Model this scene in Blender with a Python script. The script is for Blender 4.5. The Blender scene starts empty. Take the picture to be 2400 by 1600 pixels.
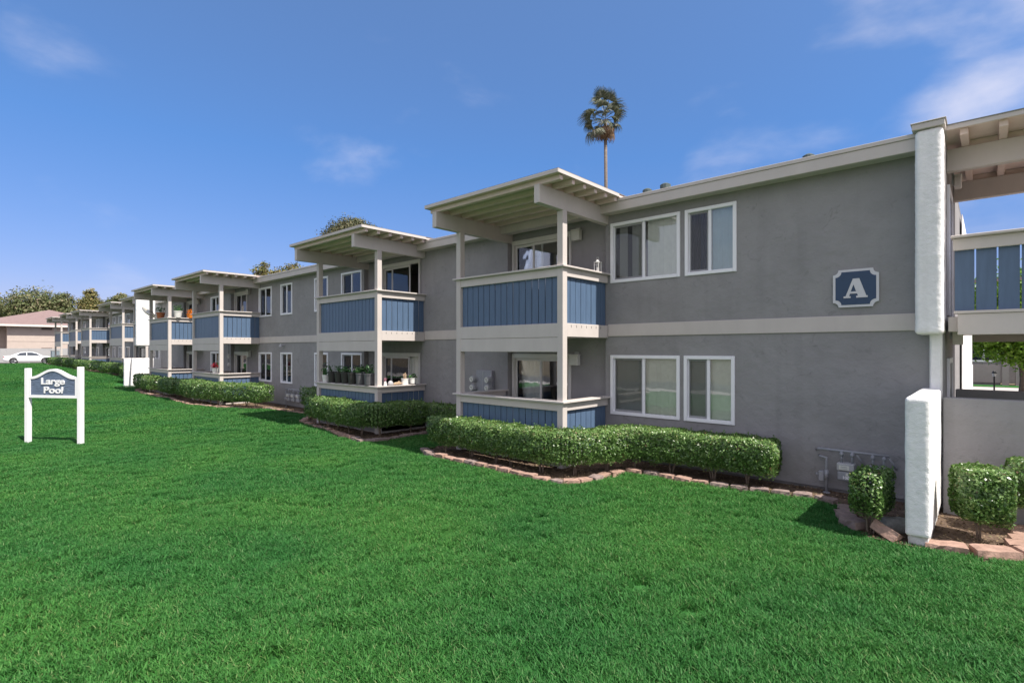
import bpy, bmesh, math, random
import numpy as np
from mathutils import Vector, Matrix, noise as mnoise
from mathutils.geometry import delaunay_2d_cdt

R = math.radians
scene = bpy.context.scene
COL = scene.collection

# ------------------------------------------------------------------ camera
cam_d = bpy.data.cameras.new('camera')
cam = bpy.data.objects.new('camera', cam_d)
COL.objects.link(cam)
cam.location = (0.0, 0.0, 2.25)
cam.rotation_euler = (R(90), 0, R(42.045))
cam_d.sensor_width = 36.0
cam_d.lens = 18.6
cam_d.shift_y = 19.0 / 2400.0
cam_d.clip_start = 0.05
cam_d.clip_end = 3000
scene.camera = cam

# ------------------------------------------------------------------ light
SUN_EL, SUN_AZ = R(55.0), R(1.8)          # azimuth measured from +X towards +Y
world = bpy.data.worlds.new('World')
scene.world = world
world.use_nodes = True
wn = world.node_tree
wn.nodes.clear()


def wnode(t, **kw):
    n = wn.nodes.new(t)
    for k, v in kw.items():
        if k.startswith('i_'):
            n.inputs[k[2:]].default_value = v
        else:
            setattr(n, k, v)
    return n


w_out = wnode('ShaderNodeOutputWorld')
w_bg = wnode('ShaderNodeBackground', i_Strength=0.15)
w_sky = wnode('ShaderNodeTexSky', sky_type='NISHITA', sun_disc=False, sun_elevation=SUN_EL,
              sun_rotation=R(90) - SUN_AZ, air_density=0.9, dust_density=0.25, ozone_density=2.0, altitude=50)
w_tint = wnode('ShaderNodeMixRGB', blend_type='MULTIPLY', i_Fac=1.0)
w_ramp = wnode('ShaderNodeValToRGB')       # the blue deepens with height above the horizon
for e_, (p_, c_) in zip((w_ramp.color_ramp.elements[0], w_ramp.color_ramp.elements[1], w_ramp.color_ramp.elements.new(0.33)),
                        ((0.08, (0.375, 0.345, 0.475)), (0.55, (0.33, 0.605, 0.93)), (0.33, (0.36, 0.53, 0.72)))):
    e_.position = p_
    e_.color = (*c_, 1)
w_tc = wnode('ShaderNodeTexCoord')
w_map = wnode('ShaderNodeMapping')
w_map.inputs['Scale'].default_value = (1.0, 1.0, 2.1)
w_map.inputs['Location'].default_value = (0.35, 2.1, 0.5)
w_map.inputs['Rotation'].default_value = (0, 0, R(7))
w_n1 = wnode('ShaderNodeTexNoise', i_Scale=3.4, i_Detail=8.0, i_Roughness=0.5, i_Distortion=0.2)
w_n2 = wnode('ShaderNodeTexNoise', i_Scale=1.3, i_Detail=2.0)
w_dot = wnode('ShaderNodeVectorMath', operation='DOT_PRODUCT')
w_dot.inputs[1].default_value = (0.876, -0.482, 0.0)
w_lobe = wnode('ShaderNodeMapRange')  # clouds thicken to the right; unseen cover behind camera added as neutral fill light
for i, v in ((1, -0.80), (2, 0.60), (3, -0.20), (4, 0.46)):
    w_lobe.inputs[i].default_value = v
w_sep = wnode('ShaderNodeSeparateXYZ')
w_band = wnode('ShaderNodeMapRange', interpolation_type='SMOOTHSTEP')
for i, v in ((1, 0.40), (2, 0.75), (3, 0.0), (4, -0.12)):
    w_band.inputs[i].default_value = v
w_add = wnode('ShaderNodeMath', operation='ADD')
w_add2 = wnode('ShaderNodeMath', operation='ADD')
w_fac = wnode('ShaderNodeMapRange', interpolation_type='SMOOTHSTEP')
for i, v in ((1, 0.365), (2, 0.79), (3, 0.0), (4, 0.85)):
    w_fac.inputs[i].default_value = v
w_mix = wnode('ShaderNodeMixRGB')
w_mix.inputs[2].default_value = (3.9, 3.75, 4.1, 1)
L = wn.links.new
L(w_tc.outputs['Generated'], w_map.inputs['Vector'])
L(w_map.outputs[0], w_n1.inputs['Vector'])
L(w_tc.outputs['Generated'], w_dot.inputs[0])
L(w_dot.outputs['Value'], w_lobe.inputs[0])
L(w_tc.outputs['Generated'], w_sep.inputs[0])
L(w_sep.outputs['Z'], w_band.inputs[0])
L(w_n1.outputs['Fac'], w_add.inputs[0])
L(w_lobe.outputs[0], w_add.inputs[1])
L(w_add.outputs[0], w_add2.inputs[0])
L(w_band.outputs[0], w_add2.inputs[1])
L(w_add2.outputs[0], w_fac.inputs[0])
L(w_sky.outputs[0], w_tint.inputs[1])
L(w_sep.outputs['Z'], w_ramp.inputs[0])
L(w_ramp.outputs[0], w_tint.inputs[2])
L(w_tint.outputs[0], w_mix.inputs[1])
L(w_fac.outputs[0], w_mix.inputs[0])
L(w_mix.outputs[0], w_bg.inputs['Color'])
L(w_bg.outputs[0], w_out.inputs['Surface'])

sun_d = bpy.data.lights.new('sun', 'SUN')
sun_d.energy = 4.4
sun_d.angle = R(0.53)
sun_d.color = (1.0, 0.94, 0.86)
sun = bpy.data.objects.new('sun', sun_d)
COL.objects.link(sun)
sdir = Vector((math.cos(SUN_EL) * math.cos(SUN_AZ), math.cos(SUN_EL) * math.sin(SUN_AZ), math.sin(SUN_EL)))
sun.location = sdir * 60
sun.rotation_euler = sdir.to_track_quat('Z', 'Y').to_euler()

vs = scene.view_settings
vs.view_transform = 'Standard'
vs.look = 'None'
vs.exposure = 0.75
vs.gamma = 1.0
vs.use_curve_mapping = False
scene.cycles.max_bounces = 8
scene.cycles.diffuse_bounces = 4
scene.cycles.transparent_max_bounces = 12
scene.cycles.use_denoising = True

# ------------------------------------------------------------------ materials
MATS = {}


def mat(name, col, rough=0.8, var=0.12, nscale=4.0, bump=0.0, bscale=60.0, spec=0.3, metal=0.0, col2=None,
        stretch=(1, 1, 1), bump2=0.0, b2scale=8.0, attr=None, bdist=0.01, marks=0.0):
    """principled material with noise colour variation and two octaves of relief"""
    if name in MATS:
        return MATS[name]
    m = bpy.data.materials.new(name)
    m.use_nodes = True
    nt = m.node_tree
    nt.nodes.clear()
    o = nt.nodes.new('ShaderNodeOutputMaterial')
    p = nt.nodes.new('ShaderNodeBsdfPrincipled')
    nt.links.new(p.outputs[0], o.inputs[0])
    p.inputs['Roughness'].default_value = rough
    p.inputs['Specular IOR Level'].default_value = spec
    p.inputs['Metallic'].default_value = metal
    tc = nt.nodes.new('ShaderNodeNewGeometry')
    mp = nt.nodes.new('ShaderNodeMapping')
    mp.inputs['Scale'].default_value = stretch
    nt.links.new(tc.outputs['Position'], mp.inputs['Vector'])
    n = nt.nodes.new('ShaderNodeTexNoise')
    n.inputs['Scale'].default_value = nscale
    n.inputs['Detail'].default_value = 6
    n.inputs['Roughness'].default_value = 0.6
    nt.links.new(mp.outputs[0], n.inputs['Vector'])
    mx = nt.nodes.new('ShaderNodeMixRGB')
    c = Vector(col)
    lo = c * (1 - var)
    hi = Vector(col2) if col2 else c * (1 + var)
    mx.inputs[1].default_value = (*lo, 1)
    mx.inputs[2].default_value = (*hi, 1)
    mr = nt.nodes.new('ShaderNodeMapRange')
    mr.inputs[1].default_value = 0.3
    mr.inputs[2].default_value = 0.7
    nt.links.new(n.outputs['Fac'], mr.inputs[0])
    fac = mr.outputs[0]
    if attr:
        a = nt.nodes.new('ShaderNodeAttribute')
        a.attribute_name = attr
        fac = a.outputs['Fac']
    nt.links.new(fac, mx.inputs[0])
    colo = mx.outputs[0]
    if marks:                                # short trowel marks and scuffs in the coat
        n2 = nt.nodes.new('ShaderNodeTexNoise')
        n2.inputs['Scale'].default_value = 4.5
        n2.inputs['Detail'].default_value = 8
        n2.inputs['Roughness'].default_value = 0.62
        n2.inputs['Distortion'].default_value = 1.6
        nt.links.new(mp.outputs[0], n2.inputs['Vector'])
        r2 = nt.nodes.new('ShaderNodeMapRange')
        r2.inputs[1].default_value = 0.60
        r2.inputs[2].default_value = 0.68
        r2.inputs[3].default_value = 0.0
        r2.inputs[4].default_value = marks
        nt.links.new(n2.outputs['Fac'], r2.inputs[0])
        m3 = nt.nodes.new('ShaderNodeMixRGB')
        m3.inputs[2].default_value = (*(c * 0.35), 1)
        nt.links.new(r2.outputs[0], m3.inputs[0])
        nt.links.new(colo, m3.inputs[1])
        colo = m3.outputs[0]
        mp2 = nt.nodes.new('ShaderNodeMapping')      # faint run-off streaks
        mp2.inputs['Scale'].default_value = (3.2, 3.2, 0.22)
        nt.links.new(tc.outputs['Position'], mp2.inputs['Vector'])
        n3 = nt.nodes.new('ShaderNodeTexNoise')
        n3.inputs['Scale'].default_value = 1.7
        n3.inputs['Detail'].default_value = 7
        nt.links.new(mp2.outputs[0], n3.inputs['Vector'])
        r3 = nt.nodes.new('ShaderNodeMapRange')
        r3.inputs[1].default_value = 0.52
        r3.inputs[2].default_value = 0.75
        r3.inputs[3].default_value = 0.0
        r3.inputs[4].default_value = 0.20
        nt.links.new(n3.outputs['Fac'], r3.inputs[0])
        m4 = nt.nodes.new('ShaderNodeMixRGB')
        m4.inputs[2].default_value = (*(c * 0.62), 1)
        nt.links.new(r3.outputs[0], m4.inputs[0])
        nt.links.new(colo, m4.inputs[1])
        colo = m4.outputs[0]
    nt.links.new(colo, p.inputs['Base Color'])
    prev = None
    for st, sc in ((bump2, b2scale), (bump, bscale)):
        if st:
            bn = nt.nodes.new('ShaderNodeTexNoise')
            bn.inputs['Scale'].default_value = sc
            bn.inputs['Detail'].default_value = 5
            nt.links.new(mp.outputs[0], bn.inputs['Vector'])
            b = nt.nodes.new('ShaderNodeBump')
            b.inputs['Strength'].default_value = st
            b.inputs['Distance'].default_value = bdist if sc > 20 else bdist * 3
            nt.links.new(bn.outputs['Fac'], b.inputs['Height'])
            if prev:
                nt.links.new(prev.outputs[0], b.inputs['Normal'])
            prev = b
    if prev:
        nt.links.new(prev.outputs[0], p.inputs['Normal'])
    MATS[name] = m
    return m


def leafmat(name, ramp, rough=0.4, trans=0.3, spec=0.5, world_scale=0.0, dark=None):
    """foliage: colour by the per-leaf attribute 'tint', diffuse and translucent"""
    m = bpy.data.materials.new(name)
    m.use_nodes = True
    nt = m.node_tree
    nt.nodes.clear()
    o = nt.nodes.new('ShaderNodeOutputMaterial')
    p = nt.nodes.new('ShaderNodeBsdfPrincipled')
    p.inputs['Roughness'].default_value = rough
    p.inputs['Specular IOR Level'].default_value = spec
    a = nt.nodes.new('ShaderNodeAttribute')
    a.attribute_name = 'tint'
    cr = nt.nodes.new('ShaderNodeValToRGB')
    el = cr.color_ramp.elements
    while len(el) < len(ramp):
        el.new(0.5)
    for e, (pos, c) in zip(el, ramp):
        e.position = pos
        e.color = (*c, 1)
    nt.links.new(a.outputs['Fac'], cr.inputs[0])
    colo = cr.outputs[0]
    if world_scale:
        g = nt.nodes.new('ShaderNodeNewGeometry')
        n = nt.nodes.new('ShaderNodeTexNoise')
        n.inputs['Scale'].default_value = world_scale
        n.inputs['Detail'].default_value = 4
        nt.links.new(g.outputs['Position'], n.inputs['Vector'])
        mr = nt.nodes.new('ShaderNodeMapRange')
        mr.inputs[1].default_value = 0.35
        mr.inputs[2].default_value = 0.65
        nt.links.new(n.outputs['Fac'], mr.inputs[0])
        mx = nt.nodes.new('ShaderNodeMixRGB')
        mx.blend_type = 'MULTIPLY'
        mx.inputs[0].default_value = 1
        m2 = nt.nodes.new('ShaderNodeMixRGB')
        m2.inputs[1].default_value = (*dark[0], 1)
        m2.inputs[2].default_value = (*dark[1], 1)
        nt.links.new(mr.outputs[0], m2.inputs[0])
        nt.links.new(colo, mx.inputs[1])
        nt.links.new(m2.outputs[0], mx.inputs[2])
        colo = mx.outputs[0]
    t = nt.nodes.new('ShaderNodeBsdfTranslucent')
    ms = nt.nodes.new('ShaderNodeMixShader')
    ms.inputs[0].default_value = trans
    nt.links.new(colo, p.inputs['Base Color'])
    nt.links.new(colo, t.inputs['Color'])
    nt.links.new(p.outputs[0], ms.inputs[1])
    nt.links.new(t.outputs[0], ms.inputs[2])
    nt.links.new(ms.outputs[0], o.inputs[0])
    MATS[name] = m
    return m


def glassmat(name, tint, refl=0.10, film=None):
    """window glass: see-through with a mirror layer that grows towards grazing"""
    m = bpy.data.materials.new(name)
    m.use_nodes = True
    nt = m.node_tree
    nt.nodes.clear()
    o = nt.nodes.new('ShaderNodeOutputMaterial')
    tr = nt.nodes.new('ShaderNodeBsdfTransparent')
    tr.inputs[0].default_value = (*tint, 1)
    gl = nt.nodes.new('ShaderNodeBsdfGlossy')
    gl.inputs['Roughness'].default_value = 0.015
    gl.inputs['Color'].default_value = (0.95, 0.97, 1.0, 1)
    lw = nt.nodes.new('ShaderNodeFresnel')
    lw.inputs[0].default_value = 1.52
    ad = nt.nodes.new('ShaderNodeMath')
    ad.operation = 'ADD'
    ad.use_clamp = True
    ad.inputs[1].default_value = refl
    nt.links.new(lw.outputs[0], ad.inputs[0])
    # slight waviness of the panes
    g = nt.nodes.new('ShaderNodeNewGeometry')
    n = nt.nodes.new('ShaderNodeTexNoise')
    n.inputs['Scale'].default_value = 1.6
    b = nt.nodes.new('ShaderNodeBump')
    b.inputs['Strength'].default_value = 0.05
    b.inputs['Distance'].default_value = 0.05
    nt.links.new(g.outputs['Position'], n.inputs['Vector'])
    nt.links.new(n.outputs['Fac'], b.inputs['Height'])
    nt.links.new(b.outputs[0], gl.inputs['Normal'])
    ms = nt.nodes.new('ShaderNodeMixShader')
    nt.links.new(ad.outputs[0], ms.inputs[0])
    nt.links.new(tr.outputs[0], ms.inputs[1])
    nt.links.new(gl.outputs[0], ms.inputs[2])
    nt.links.new(ms.outputs[0], o.inputs[0])
    MATS[name] = m
    return m


def screenmat():
    m = bpy.data.materials.new('insect_mesh')
    m.use_nodes = True
    nt = m.node_tree
    nt.nodes.clear()
    o = nt.nodes.new('ShaderNodeOutputMaterial')
    tr = nt.nodes.new('ShaderNodeBsdfTransparent')
    df = nt.nodes.new('ShaderNodeBsdfDiffuse')
    df.inputs[0].default_value = (0.05, 0.052, 0.055, 1)
    ms = nt.nodes.new('ShaderNodeMixShader')
    ms.inputs[0].default_value = 0.42
    nt.links.new(tr.outputs[0], ms.inputs[1])
    nt.links.new(df.outputs[0], ms.inputs[2])
    nt.links.new(ms.outputs[0], o.inputs[0])
    MATS['screen'] = m
    return m


STUCCO = mat('grey_stucco', (0.284, 0.276, 0.279), 0.92, 0.10, 1.3, bump=0.35, bscale=45, bump2=0.8, b2scale=5.5, spec=0.2, marks=0.24)
FINSTUC = mat('white_rough_stucco', (0.84, 0.825, 0.82), 0.9, 0.05, 9, bump=0.5, bscale=90, bump2=0.35, b2scale=18, spec=0.2, marks=0.13)
TRIM = mat('taupe_trim_paint', (0.55, 0.50, 0.47), 0.6, 0.05, 3, bump=0.08, bscale=30, spec=0.35, stretch=(1, 1, 0.5))
TRIMROOF = mat('taupe_roof_timber', (0.68, 0.55, 0.50), 0.65, 0.06, 3, bump=0.08, bscale=30, spec=0.3)
BLUE = mat('blue_board_paint', (0.088, 0.140, 0.226), 0.42, 0.10, 5, bump=0.12, bscale=25, spec=0.4, stretch=(3, 3, 0.4))
VINYL = mat('white_vinyl', (0.82, 0.82, 0.85), 0.35, 0.02, 5, spec=0.5)
DOORFR = mat('sliding_door_paint', (0.62, 0.60, 0.57), 0.45, 0.04, 5, spec=0.45)
ROOFING = mat('grey_roofing', (0.23, 0.22, 0.21), 0.95, 0.2, 9, bump=0.3, bscale=50)
INTER = mat('room_paint', (0.30, 0.28, 0.26), 0.9, 0.05, 2)
BLIND = mat('cream_blind', (0.78, 0.78, 0.71), 0.7, 0.06, 12, spec=0.3)
CURT_D = mat('dark_plum_curtain', (0.045, 0.035, 0.045), 0.9, 0.2, 6)
CURT_B = mat('pale_blue_curtain', (0.36, 0.50, 0.56), 0.8, 0.08, 4)
CURT_N = mat('navy_curtain', (0.03, 0.06, 0.16), 0.85, 0.15, 4)
GLASS = glassmat('window_glass', (0.96, 0.975, 0.97), 0.03)
GLASSD = glassmat('dark_window_glass', (0.45, 0.48, 0.50), 0.09)
SCREEN = screenmat()
WHITE = mat('white_paint', (0.83, 0.82, 0.83), 0.5, 0.03, 6, bump=0.05, bscale=40, spec=0.4)
SIGNBLUE = mat('carved_slate_blue', (0.115, 0.155, 0.235), 0.55, 0.35, 9, bump=0.8, bscale=12, spec=0.4, stretch=(0.7, 0.7, 9))
NAVY = mat('navy_plaque_paint', (0.030, 0.062, 0.125), 0.45, 0.08, 6, spec=0.4)
PLATE = mat('pale_plaque_paint', (0.62, 0.61, 0.64), 0.5, 0.04, 6)
VENTM = mat('weathered_vent_metal', (0.085, 0.11, 0.105), 0.6, 0.2, 14)
STONE = mat('tan_pink_block', (0.36, 0.235, 0.185), 0.95, 0.22, 9, bump=0.6, bscale=60, bump2=0.4, b2scale=16, spec=0.15)
STONEG = mat('weathered_block', (0.25, 0.19, 0.17), 0.95, 0.22, 9, bump=0.6, bscale=60, bump2=0.4, b2scale=16, spec=0.15)
ROCK = mat('grey_rock', (0.28, 0.28, 0.26), 0.9, 0.3, 12, bump=0.5, bscale=40)
SOIL = mat('brown_soil', (0.135, 0.095, 0.07), 1.0, 0.4, 5, bump=0.9, bscale=35, spec=0.1, bdist=0.03, col2=(0.21, 0.15, 0.11))
TURF = mat('turf_base', (0.035, 0.13, 0.030), 1.0, 0.35, 3, bump=0.5, bscale=50, spec=0.1)
EARTH = mat('dry_earth', (0.16, 0.13, 0.09), 1.0, 0.3, 0.4)
ASPH = mat('asphalt', (0.075, 0.072, 0.075), 0.95, 0.2, 6, bump=0.3, bscale=80)
CONC = mat('pale_concrete', (0.46, 0.43, 0.40), 0.9, 0.1, 2, bump=0.1, bscale=40)
PIPE = mat('grey_painted_pipe', (0.30, 0.305, 0.335), 0.5, 0.08, 20, spec=0.4)
METER = mat('meter_grey', (0.42, 0.42, 0.43), 0.5, 0.08, 20, spec=0.4)
DIALM = mat('dial_cream', (0.66, 0.65, 0.60), 0.3, 0.1, 60, spec=0.6)
BARK = mat('pale_bark', (0.20, 0.155, 0.12), 0.95, 0.3, 18, bump=0.5, bscale=50)
BARKD = mat('dark_bark', (0.13, 0.10, 0.075), 0.95, 0.3, 10, bump=0.5, bscale=30)
PALMBARK = mat('palm_bark', (0.20, 0.165, 0.14), 0.95, 0.35, 3, stretch=(1, 1, 6), bump=0.6, bscale=20)
LAMPW = mat('lamp_diffuser', (0.60, 0.59, 0.55), 0.4, 0.03, 8, spec=0.4)
BLACKM = mat('black_metal', (0.02, 0.02, 0.02), 0.5, 0.1, 8)
TERRA = mat('terracotta', (0.42, 0.15, 0.07), 0.8, 0.15, 12)
ORANGE = mat('orange_glaze', (0.75, 0.22, 0.03), 0.5, 0.1, 12)
BLKPOT = mat('black_nursery_plastic', (0.035, 0.033, 0.03), 0.5, 0.15, 6, spec=0.4)
GREYPOT = mat('dark_grey_plastic', (0.10, 0.10, 0.105), 0.45, 0.1, 6, spec=0.4)
POTW = mat('white_ceramic', (0.74, 0.73, 0.70), 0.35, 0.05, 14, spec=0.5)
REDF = mat('red_petals', (0.60, 0.03, 0.06), 0.6, 0.3, 30)
PINKF = mat('pink_petals', (0.55, 0.22, 0.30), 0.6, 0.3, 30)
DRIFT = mat('driftwood', (0.46, 0.33, 0.22), 0.9, 0.3, 20)
SHELLM = mat('grey_shell', (0.42, 0.41, 0.42), 0.6, 0.3, 30)

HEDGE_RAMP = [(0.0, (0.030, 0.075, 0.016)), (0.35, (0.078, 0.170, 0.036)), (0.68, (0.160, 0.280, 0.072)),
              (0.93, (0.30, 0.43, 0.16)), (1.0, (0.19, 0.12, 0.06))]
HEDGE = leafmat('hedge_leaves', HEDGE_RAMP, 0.33, 0.30, 0.6)
GRASS = leafmat('grass_blades', [(0.0, (0.027, 0.132, 0.025)), (0.45, (0.052, 0.205, 0.042)), (0.8, (0.084, 0.262, 0.062)),
                                 (1.0, (0.18, 0.29, 0.11))], 0.55, 0.36, 0.22, world_scale=0.42,
                dark=((0.74, 0.84, 0.88), (1.24, 1.08, 0.98)))
TREE_A = leafmat('brown_green_leaves', [(0, (0.040, 0.072, 0.022)), (0.45, (0.135, 0.165, 0.066)), (0.8, (0.26, 0.23, 0.13)),
                                        (1, (0.44, 0.33, 0.24))], 0.5, 0.25, 0.3)
TREE_B = leafmat('fresh_maple_leaves', [(0, (0.045, 0.125, 0.010)), (0.5, (0.14, 0.28, 0.018)), (1, (0.30, 0.42, 0.07))], 0.45, 0.4, 0.4)
TREE_P = leafmat('pine_needles', [(0, (0.045, 0.058, 0.028)), (0.5, (0.12, 0.13, 0.068)), (1, (0.27, 0.22, 0.13))], 0.6, 0.2, 0.25)
TREE_Y = leafmat('yellowing_leaves', [(0, (0.07, 0.10, 0.03)), (0.5, (0.20, 0.20, 0.075)), (1, (0.46, 0.32, 0.14))], 0.5, 0.3, 0.3)
FROND = leafmat('palm_fronds', [(0, (0.040, 0.058, 0.034)), (0.55, (0.11, 0.13, 0.08)), (1, (0.32, 0.30, 0.23))], 0.45, 0.15, 0.4)
FRONDD = leafmat('dead_palm_fronds', [(0, (0.10, 0.06, 0.035)), (1, (0.30, 0.20, 0.12))], 0.8, 0.15, 0.2)
PLANT = leafmat('pot_plant_leaves', [(0, (0.02, 0.07, 0.02)), (0.6, (0.06, 0.16, 0.05)), (1, (0.17, 0.28, 0.10))], 0.4, 0.3, 0.4)

# ------------------------------------------------------------------ builders
OFF = [Vector((0, 0, 0))]                  # offset added to whatever is being built (second building)
WT = {}                                     # world translation of every object that others hang on


def wpos(o):
    return WT.get(o.name, Vector((0, 0, 0))) if o is not None else Vector((0, 0, 0))


class MB:
    """collects simple solids and links them as ONE mesh object"""

    def __init__(self):
        self.v, self.f, self.mi = [], [], []
        self.cur = 0

    def _add(self, vs, fs):
        n = len(self.v)
        self.v += [tuple(p) for p in vs]
        self.f += [tuple(i + n for i in q) for q in fs]
        self.mi += [self.cur] * len(fs)
        return self

    def box(self, x0, x1, y0, y1, z0, z1):
        x0, x1 = min(x0, x1), max(x0, x1)
        y0, y1 = min(y0, y1), max(y0, y1)
        z0, z1 = min(z0, z1), max(z0, z1)
        return self._add([(x0, y0, z0), (x1, y0, z0), (x1, y1, z0), (x0, y1, z0), (x0, y0, z1), (x1, y0, z1), (x1, y1, z1), (x0, y1, z1)],
                         [(0, 3, 2, 1), (4, 5, 6, 7), (0, 1, 5, 4), (1, 2, 6, 5), (2, 3, 7, 6), (3, 0, 4, 7)])

    def quad(self, a, b, c, d):
        return self._add([a, b, c, d], [(0, 1, 2, 3)])

    def tube(self, pts, r, n=8, cap=True):
        pts = [Vector(p) for p in pts]
        rs = r if isinstance(r, (list, tuple)) else [r] * len(pts)
        rings = []
        for i, p in enumerate(pts):
            a = pts[max(i - 1, 0)]
            b = pts[min(i + 1, len(pts) - 1)]
            d = (b - a).normalized()
            up = Vector((0, 0, 1)) if abs(d.z) < 0.9 else Vector((1, 0, 0))
            u = d.cross(up).normalized()
            w = d.cross(u)
            rings.append([p + (u * math.cos(t) + w * math.sin(t)) * rs[i] for t in [2 * math.pi * k / n for k in range(n)]])
        vs = [q for r_ in rings for q in r_]
        fs = []
        for i in range(len(pts) - 1):
            for k in range(n):
                k2 = (k + 1) % n
                fs.append((i * n + k, i * n + k2, (i + 1) * n + k2, (i + 1) * n + k))
        if cap:
            fs.append(tuple(range(n)))
            fs.append(tuple(range((len(pts) - 1) * n, len(pts) * n))[::-1])
        return self._add(vs, fs)

    def lathe(self, c, prof, n=16):
        """prof: (radius, z) pairs round a vertical axis through c"""
        vs, fs = [], []
        for r, z in prof:
            for k in range(n):
                t = 2 * math.pi * k / n
                vs.append((c[0] + r * math.cos(t), c[1] + r * math.sin(t), c[2] + z))
        for i in range(len(prof) - 1):
            for k in range(n):
                k2 = (k + 1) % n
                fs.append((i * n + k, i * n + k2, (i + 1) * n + k2, (i + 1) * n + k))
        fs.append(tuple(range(n))[::-1])
        m = (len(prof) - 1) * n
        fs.append(tuple(range(m, m + n)))
        return self._add(vs, fs)

    def prism(self, poly, ax, lo, hi):
        """polygon extruded along axis ax ('x','y','z'); poly holds the other two coordinates in order"""
        def P(a, b, t):
            return (t, a, b) if ax == 'x' else ((a, t, b) if ax == 'y' else (a, b, t))
        n = len(poly)
        vs = [P(a, b, lo) for a, b in poly] + [P(a, b, hi) for a, b in poly]
        fs = [tuple(range(n))[::-1], tuple(range(n, 2 * n))]
        for i in range(n):
            j = (i + 1) % n
            fs.append((i, j, n + j, n + i))
        return self._add(vs, fs)

    def build(self, name, mats, parent=None, bevel=0.0, smooth=False, local=False, origin=None, kind=None, segs=1):
        if not isinstance(mats, (list, tuple)):
            mats = [mats]
        V = np.array(self.v, dtype=float)
        if not local:
            V = V + np.array(OFF[0])
            if origin is not None:
                origin = Vector(origin) + OFF[0]
        if local:
            org = Vector((0, 0, 0))
        elif origin is not None:
            org = Vector(origin)
        else:
            org = Vector(((V[:, 0].min() + V[:, 0].max()) / 2, (V[:, 1].min() + V[:, 1].max()) / 2, V[:, 2].min()))
        me = bpy.data.meshes.new(name)
        me.from_pydata([tuple(p - np.array(org)) for p in V], [], self.f)
        for m in mats:
            me.materials.append(m)
        if len(mats) > 1:
            me.polygons.foreach_set('material_index', self.mi)
        fix_normals(me)
        if smooth:
            me.polygons.foreach_set('use_smooth', [True] * len(me.polygons))
        o = bpy.data.objects.new(name, me)
        COL.objects.link(o)
        if parent is not None:
            o.parent = parent
        o.location = org if local else org - wpos(parent)
        WT[o.name] = wpos(parent) + (Vector((0, 0, 0)) if local else o.location)
        if not local and parent is None:
            WT[o.name] = org
        if bevel:
            b = o.modifiers.new('edge', 'BEVEL')
            b.width = bevel
            b.segments = segs
            b.limit_method = 'ANGLE'
            b.angle_limit = R(40)
        if kind:
            o['kind'] = kind
        return o


def fix_normals(me):
    bm = bmesh.new()
    bm.from_mesh(me)
    bmesh.ops.recalc_face_normals(bm, faces=bm.faces)
    bm.to_mesh(me)
    bm.free()


def tag(o, label, cat, group=None):
    o['label'] = label
    o['category'] = cat
    if group:
        o['group'] = group
    return o


def thing(name, label, cat, loc=(0, 0, 0), rot=(0, 0, 0), group=None):
    o = bpy.data.objects.new(name, None)
    o.empty_display_size = 0.2
    COL.objects.link(o)
    o.location = loc
    o.rotation_euler = rot
    WT[o.name] = Vector(loc)
    return tag(o, label, cat, group)


def inst(name, me, parent, loc, rot=(0, 0, 0), scale=(1, 1, 1)):
    """object sharing mesh data, placed at a world position under an unrotated parent"""
    o = bpy.data.objects.new(name, me)
    COL.objects.link(o)
    o.parent = parent
    loc = Vector(loc) + OFF[0]
    o.location = loc - wpos(parent)
    o.rotation_euler = rot
    o.scale = scale
    WT[o.name] = loc
    return o


def copy_tree(src, loc, rotz=None, label=None, scale=None):
    c = src.copy()
    COL.objects.link(c)
    c.location = loc
    WT[c.name] = Vector(loc)
    if rotz is not None:
        c.rotation_euler = (0, 0, rotz)
    if label:
        c['label'] = label
    if scale:
        c.scale = (scale,) * 3
    for ch in src.children:
        d = ch.copy()
        COL.objects.link(d)
        d.parent = c
        for g in ch.children:
            e = g.copy()
            COL.objects.link(e)
            e.parent = d
    return c


def quads_mesh(name, V, tint, material, nper=4):
    """numpy array (N,nper,3) of single polygons -> mesh with a per-face 'tint'"""
    N = len(V)
    me = bpy.data.meshes.new(name)
    me.vertices.add(N * nper)
    me.vertices.foreach_set('co', V.reshape(-1).astype(np.float32))
    me.loops.add(N * nper)
    me.loops.foreach_set('vertex_index', np.arange(N * nper, dtype=np.int32))
    me.polygons.add(N)
    me.polygons.foreach_set('loop_start', np.arange(0, N * nper, nper, dtype=np.int32))
    me.polygons.foreach_set('loop_total', np.full(N, nper, dtype=np.int32))
    at = me.attributes.new('tint', 'FLOAT', 'FACE')
    at.data.foreach_set('value', tint.astype(np.float32))
    me.materials.append(material)
    me.update(calc_edges=True)
    me.validate()
    return me


def link_mesh(name, me, parent=None, org=(0, 0, 0)):
    o = bpy.data.objects.new(name, me)
    COL.objects.link(o)
    if parent is not None:
        o.parent = parent
    o.location = Vector(org) - wpos(parent)
    WT[o.name] = Vector(org)
    return o


def unit(a):
    return a / np.maximum(np.linalg.norm(a, axis=1, keepdims=True), 1e-9)


def leaf_quads(P, Nrm, length, width, rng, spread=0.8, fold=0.18):
    """a diamond leaf at every point, facing roughly along its normal"""
    n = len(P)
    nn = unit(Nrm + rng.normal(0, spread, (n, 3)))
    t = unit(np.cross(nn, rng.normal(0, 1, (n, 3))))
    b = np.cross(nn, t)
    Ls = (length * rng.uniform(0.65, 1.25, n))[:, None]
    Ws = (width * rng.uniform(0.7, 1.2, n))[:, None]
    q = np.empty((n, 4, 3))
    q[:, 0] = P - t * Ls * 0.5
    q[:, 1] = P - b * Ws * 0.5 + nn * Ws * fold + t * Ls * 0.06
    q[:, 2] = P + t * Ls * 0.5
    q[:, 3] = P + b * Ws * 0.5 + nn * Ws * fold + t * Ls * 0.06
    return q


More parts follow.
